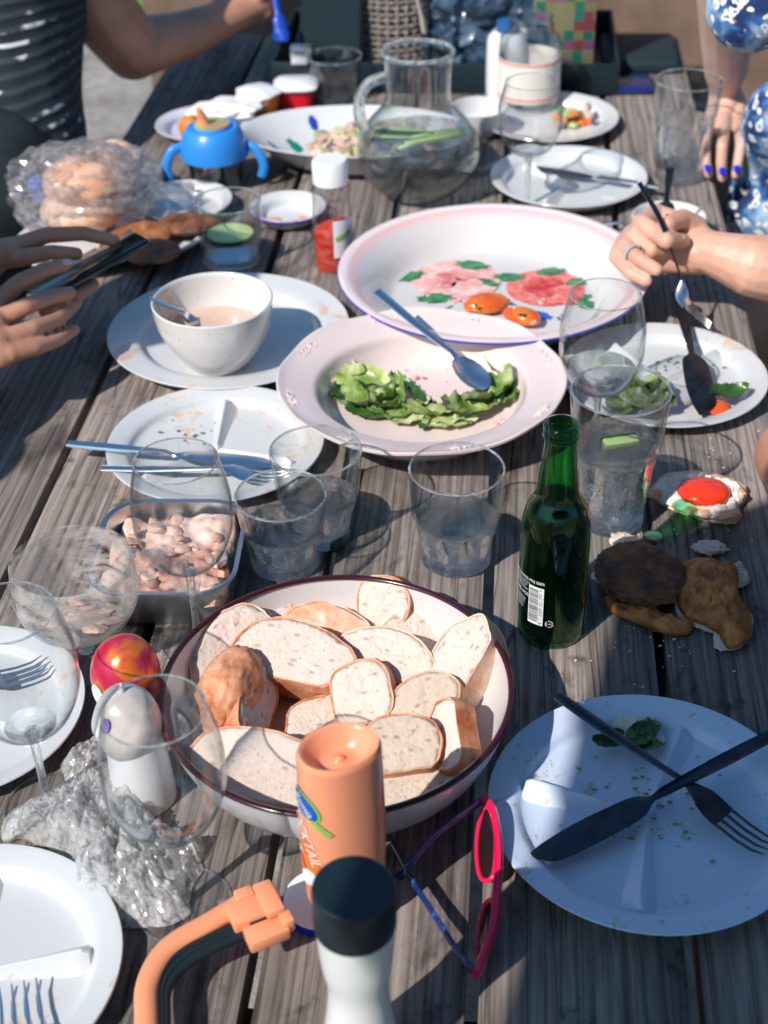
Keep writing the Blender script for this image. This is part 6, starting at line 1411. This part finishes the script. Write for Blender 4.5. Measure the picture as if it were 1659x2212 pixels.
for k in range(4):
    o_ = lat * ((k - 1.5) * .0052); obj('tine', tube(crv([W3(1484, 657, .053) + o_, W3(1500, 674, .044) + o_, W3(1520, 690, .036) + o_ * .95, W3(1535, 703, .031) + o_ * .9], 4), .0014, 8, flat=(1, .6)), STEEL, g, world=True)
# right: the person in the floral dress, hand with blue nails on the table edge
pr = person('person in a blue and white floral dress resting a hand with blue nails', (.98, 2.12, 0))
kn = [(1548, 305), (1575, 300), (1600, 290)]
hand = [[(Vector((.84, 2.42, T + .46)), .050), (W3(1575, -60, .30), .047), (W3(1572, 60, .200), .041), (W3(1568, 150, .120), .033), (W3(1564, 195, .080), .0215)],
        ch((1562, 195, .076, .022), (1550, 225, .062, .0155), (1538, 252, .052, .0115)), ch((1568, 195, .076, .022), (1572, 225, .064, .0155), (1565, 250, .054, .0115)), ch((1574, 195, .074, .020), (1594, 225, .060, .0140), (1594, 252, .051, .0110)),
        ch((1536, 262, .052, .0100), (1524, 312, .050, .0084), (1524, 348, .030, .0078), (1531, 376, .012, .0068)),
        ch((1566, 258, .054, .0102), (1560, 318, .054, .0086), (1558, 356, .030, .0080), (1560, 384, .011, .0070)),
        ch((1596, 260, .051, .0098), (1600, 314, .050, .0082), (1594, 352, .028, .0076), (1589, 378, .012, .0066)),
        ch((1598, 262, .042, .0110), (1620, 300, .036, .0088), (1618, 330, .024, .0080), (1611, 352, .012, .0070)),
        ch((1556, 225, .060, .016), (1532, 262, .040, .0125), (1522, 290, .024, .0105), (1524, 312, .012, .0090))]
hand += trunk(hand[0][0][0], (.97, 2.27, T + .38), (1.0, 2.29, T + .54), (1.02, 2.30, T + .72), (-1, -.1, -.1)); face(pr, (1.02, 2.30, T + .72), (-1, -.1, -.1))
flesh('body', hand, SKINP, pr, .0026, 2, ells=[(Vector((1.02, 2.30, T + .72)), (.085, .10, .125))])
for (u, v, h) in [(1528, 366, .0245), (1560, 372, .0245), (1591, 367, .0240)]:
    nail(W3(u, v, h) + Vector((0, -.001, .002)), Vector((0, -.75, .66)), Vector((0, -.6, -.8)), .0062, .0062, NAVYNAIL, pr)
def m_floral():
    m, n, b = newmat('floral_cloth'); v = coords(n)
    nd = n.nodes.new('ShaderNodeTexNoise'); nd.inputs['Scale'].default_value = 40; n.links.new(v, nd.inputs['Vector']); vm = n.nodes.new('ShaderNodeVectorMath'); vm.operation = 'MULTIPLY_ADD'; vm.inputs[1].default_value = (.028, .028, .028); n.links.new(nd.outputs['Color'], vm.inputs[0]); n.links.new(v, vm.inputs[2]); v = vm.outputs[0]
    vo = n.nodes.new('ShaderNodeTexVoronoi'); vo.inputs['Scale'].default_value = 62; n.links.new(v, vo.inputs['Vector'])
    base = ramp(n, nz(n, v, 20, 4, .6), [(.40, (.01, .03, .12)), (.47, (.03, .13, .36)), (.60, (.34, .50, .66))])
    rg = ramp(n, vo.outputs['Distance'], [(.0, (.04, .16, .42)), (.13, (.05, .2, .5)), (.17, (.80, .80, .76)), (.34, (.78, .80, .78)), (.40, (0, 0, 0))])
    fac = ramp(n, vo.outputs['Distance'], [(.35, (1, 1, 1)), (.40, (0, 0, 0))]); c = mixc(n, fac, base, rg)
    v2 = n.nodes.new('ShaderNodeTexVoronoi'); v2.inputs['Scale'].default_value = 40; n.links.new(v, v2.inputs['Vector'])
    c = mixc(n, ramp(n, v2.outputs['Distance'], [(.10, (1, 1, 1)), (.14, (0, 0, 0))]), c, (.50, .22, .10))
    n.links.new(c, b.inputs['Base Color']); b.inputs['Roughness'].default_value = .9; bump(n, b, nz(n, v, 22, 4), .6, .006); return m
FLC = m_floral()
flesh('dress', [[(Vector((.96, 2.26, T + .38)), .10), (Vector((.88, 2.20, T + .12)), .12), (Vector((.86, 2.12, T - .22)), .16)],
                [(Vector((.84, 2.40, T + .48)), .072), (W3(1625, 10, .330), .058)], [(Vector((.90, 2.12, T + .44)), .07), (Vector((.96, 2.44, T + .44)), .07)],
                [(W3(1690, 250, .10), .055), (W3(1660, 330, .02), .05), (W3(1668, 440, -.06), .075)], [(W3(1668, 440, -.06), .070), (Vector((.84, 2.0, T - .20)), .10)]], FLC, pr, .008, 8)
flesh('legs', [[(Vector((.88, 2.06, T - .26)), .09), (Vector((.62, 2.10, T - .26)), .065), (Vector((.60, 2.12, .08)), .045)], [(Vector((.88, 2.24, T - .26)), .09), (Vector((.62, 2.30, T - .26)), .065), (Vector((.60, 2.32, .08)), .045)]], SKINP, pr, .01, 5)
flesh('hair', [], simple('brown_hair', (.10, .05, .025), .5, bs=.6, bscale=80), pr, .008, 4, ells=[(Vector((1.04, 2.31, T + .75)), (.10, .11, .125))])
# right: only an elbow enters at the edge
pr = person('person at the right frame edge, only a bare brown elbow showing', (.66, 1.02, 0))
flesh('body', [[(Vector((.72, 1.00, T + .34)), .052), (W3(1716, 985, .055), .040)], [(W3(1716, 985, .055), .040), (W3(1800, 1180, .05), .034), (Vector((.58, .84, T + .05)), .028), (Vector((.56, .78, T + .03)), .030), (Vector((.55, .70, T + .025)), .016)]] + trunk(Vector((.72, 1.00, T + .34)), (.76, 1.0, T + .36), (.76, .98, T + .5), (.76, .96, T + .68), (-1, .2, -.2)), SKIND, pr, .004, 5, ells=[(Vector((.76, .96, T + .68)), (.085, .10, .125))])
flesh('shirt', [[(Vector((.76, 1.0, T + .36)), .11), (Vector((.80, .98, T - .2)), .15)], [(Vector((.70, 1.10, T + .36)), .07), (Vector((.78, .84, T + .36)), .07)]], cloth('grey_cloth', (.12, .12, .13), (.18, .18, .18)), pr, .012, 6)
flesh('trousers', [[(Vector((.82, .96, T - .24)), .12), (Vector((.58, .98, T - .24)), .08), (Vector((.56, .98, .08)), .05)]], cloth('dark_cloth', (.02, .02, .03), (.04, .04, .05)), pr, .012, 6)
flesh('hair', [], simple('black_hair', (.012, .010, .010), .5, bs=.6, bscale=80), pr, .008, 4, ells=[(Vector((.775, .955, T + .72)), (.098, .108, .12))])

# left front: hands with the phone
pr = person('person at the left typing on a black phone with both hands', (-.82, 1.36, 0))
ph0, ph1 = W3(70, 640, .075), W3(250, 540, .105)
wr = W3(-70, 740, .085)
hand = [[(Vector((-.74, 1.02, T + .36)), .055), (Vector((-.66, 1.06, T + .09)), .045)], [(Vector((-.66, 1.06, T + .09)), .045), (W3(-170, 830, .09), .038), (W3(-60, 730, .095), .029)],
        ch((-60, 730, .095, .026), (-35, 685, .108, .020), (-8, 655, .115, .0135)), ch((-60, 735, .095, .026), (-20, 705, .105, .020), (0, 690, .108, .0130)), ch((-55, 745, .092, .025), (-10, 740, .096, .018), (12, 730, .098, .0122)), ch((-50, 755, .088, .022), (0, 768, .086, .016), (22, 764, .088, .0115)),
        ch((-8, 655, .115, .0120), (40, 612, .130, .0104), (100, 582, .128, .0092), (140, 572, .120, .0080)),
        ch((0, 690, .108, .0118), (55, 662, .116, .0102), (110, 642, .110, .0090), (150, 632, .102, .0078)),
        ch((12, 730, .098, .0112), (70, 710, .100, .0096), (125, 690, .092, .0084), (165, 655, .080, .0074)),
        ch((22, 764, .088, .0104), (75, 752, .086, .0090), (125, 735, .078, .0078), (160, 712, .070, .0068)),
        ch((100, 668, .075, .0105), (160, 640, .075, .0098), (200, 615, .076, .0086)),
        [(W3(-160, 560, .16), .034), (W3(-40, 560, .135), .028)], ch((-40, 560, .135, .024), (0, 550, .132, .019), (35, 532, .132, .0125)), ch((35, 532, .132, .0115), (100, 508, .136, .0100), (180, 504, .130, .0090), (246, 520, .120, .0078)), ch((0, 560, .128, .0130), (50, 556, .130, .0105), (110, 545, .124, .0092), (165, 548, .115, .0080)),
        [(Vector((-.80, 1.34, T + .36)), .052), (Vector((-.74, 1.44, T + .14)), .044)], [(Vector((-.74, 1.44, T + .14)), .044), (W3(-160, 560, .16), .034)]] + trunk(Vector((-.74, 1.02, T + .36)), (-.80, 1.17, T + .36), (-.79, 1.16, T + .5), (-.77, 1.15, T + .68), (.8, .5, -.4)); face(pr, (-.77, 1.15, T + .68), (.8, .5, -.4))
flesh('body', hand, SKIND, pr, .0026, 2, ells=[(Vector((-.77, 1.15, T + .68)), (.085, .10, .125))])
nail(W3(146, 566, .131), Vector((.2, -.5, .85)), Vector((1, .2, 0)), .006, .0048, NAIL, pr)
flesh('shirt', [[(Vector((-.81, 1.18, T + .34)), .12), (Vector((-.88, 1.14, T - .2)), .15)], [(Vector((-.74, 1.02, T + .36)), .072), (Vector((-.80, 1.34, T + .36)), .072)], [(Vector((-.74, 1.02, T + .36)), .072), (Vector((-.69, 1.04, T + .20)), .064)], [(Vector((-.80, 1.34, T + .36)), .070), (Vector((-.76, 1.40, T + .24)), .062)]], cloth('black_cloth', (.012, .02, .026), (.02, .03, .036)), pr, .012, 6)
flesh('trousers', [[(Vector((-.90, 1.06, T - .24)), .12), (Vector((-.60, 1.06, T - .24)), .08), (Vector((-.58, 1.06, .08)), .05)], [(Vector((-.90, 1.26, T - .24)), .12), (Vector((-.60, 1.30, T - .24)), .08), (Vector((-.58, 1.30, .08)), .05)]], cloth('navy_cloth', (.01, .02, .05), (.02, .03, .06)), pr, .012, 6)
flesh('hair', [], simple('fair_hair', (.25, .16, .08), .5, bs=.6, bscale=80), pr, .008, 4, ells=[(Vector((-.79, 1.14, T + .72)), (.10, .11, .12))])
d = (ph1 - ph0); o = obj('phone', box(0, .150, -.036, .036, -.004, .004, .003), simple('black_phone', (.006, .014, .02), .12, coat=.6), None, ph0); x = d.normalized(); vd = (ph0 - CAM).normalized(); z = x.cross(vd).normalized(); z = (z if z.z > 0 else -z) - vd * .34; y = z.cross(x).normalized(); z = x.cross(y)
o.rotation_mode = 'QUATERNION'; o.rotation_quaternion = Matrix((x, y, z)).transposed().to_quaternion(); tag(o, 'black phone held in the hands at the left frame edge', 'phone')
# left back: striped top, bent bare arm
pr = person('person in a black striped knit top with one bare arm bent over the table', (-.86, 2.15, 0))
flesh('body', [[(PB(160, -90, 2.30), .056), (PB(215, 20, 2.34), .057), (PB(285, 104, 2.40), .052)], [(PB(285, 106, 2.40), .050), (PB(400, 76, 2.46), .040), (PB(500, 34, 2.50), .029), (PB(535, 18, 2.52), .028)],
               [(PB(535, 18, 2.52), .028), (PB(570, 4, 2.53), .022), (PB(598, -8, 2.53), .012)], [(PB(560, 12, 2.53), .018), (PB(590, 18, 2.53), .010), (PB(582, 32, 2.53), .009)], [(PB(560, 18, 2.53), .016), (PB(578, 28, 2.52), .010), (PB(562, 40, 2.52), .009)], [(PB(552, 20, 2.53), .016), (PB(562, 36, 2.52), .010), (PB(546, 44, 2.52), .009)], [(PB(545, 0, 2.52), .016), (PB(575, -18, 2.51), .011)]] + trunk(PB(160, -90, 2.30), (-.78, 2.36, T + .46), (-.76, 2.36, T + .64), (-.72, 2.36, T + .84), (1, .1, -.3)),
      SKIND, pr, .0035, 5, ells=[(Vector((-.72, 2.36, T + .84)), (.085, .10, .125))])
def m_knit():
    m, n, b = newmat('striped_knit'); v = coords(n)
    wv = n.nodes.new('ShaderNodeTexWave'); wv.bands_direction = 'Z'; wv.inputs['Scale'].default_value = 19; wv.inputs['Distortion'].default_value = 1.6; wv.inputs['Detail Scale'].default_value = .6; n.links.new(v, wv.inputs['Vector'])
    c = ramp(n, wv.outputs['Fac'], [(.35, (.006, .014, .02)), (.75, (.02, .03, .036)), (.9, (.035, .045, .05))])
    sp2 = ramp(n, nz(n, v, 16, 3), [(.60, (0, 0, 0)), (.66, (1, 1, 1))]); wv2 = ramp(n, wv.outputs['Fac'], [(.72, (0, 0, 0)), (.85, (1, 1, 1))])
    c = mixc(n, mixc(n, 1.0, sp2, wv2, 'MULTIPLY'), c, (.70, .68, .70))
    n.links.new(c, b.inputs['Base Color']); b.inputs['Roughness'].default_value = .85; bump(n, b, wv.outputs['Fac'], .5, .004); return m
flesh('knit_top', [[(PB(30, -200, 2.35), .15), (PB(-5, 50, 2.28), .135), (PB(0, 200, 2.20), .125), (PB(20, 330, 2.12), .120), (PB(-10, 420, 2.05), .12)], [(PB(30, -170, 2.35), .13), (PB(155, -110, 2.31), .078)]], m_knit(), pr, .009, 6)
flesh('trousers', [[(PB(-40, 420, 2.0), .13), (Vector((-.66, 2.02, T - .22)), .09), (Vector((-.60, 2.05, .08)), .05)], [(Vector((-.85, 2.25, T - .22)), .12), (Vector((-.62, 2.28, T - .22)), .08), (Vector((-.58, 2.28, .08)), .05)]], cloth('black_denim', (.010, .016, .022), (.02, .03, .04)), pr, .012, 6)
flesh('hair', [], simple('chestnut_hair', (.08, .035, .018), .5, bs=.6, bscale=80), pr, .008, 4, ells=[(Vector((-.75, 2.37, T + .88)), (.10, .11, .125))])
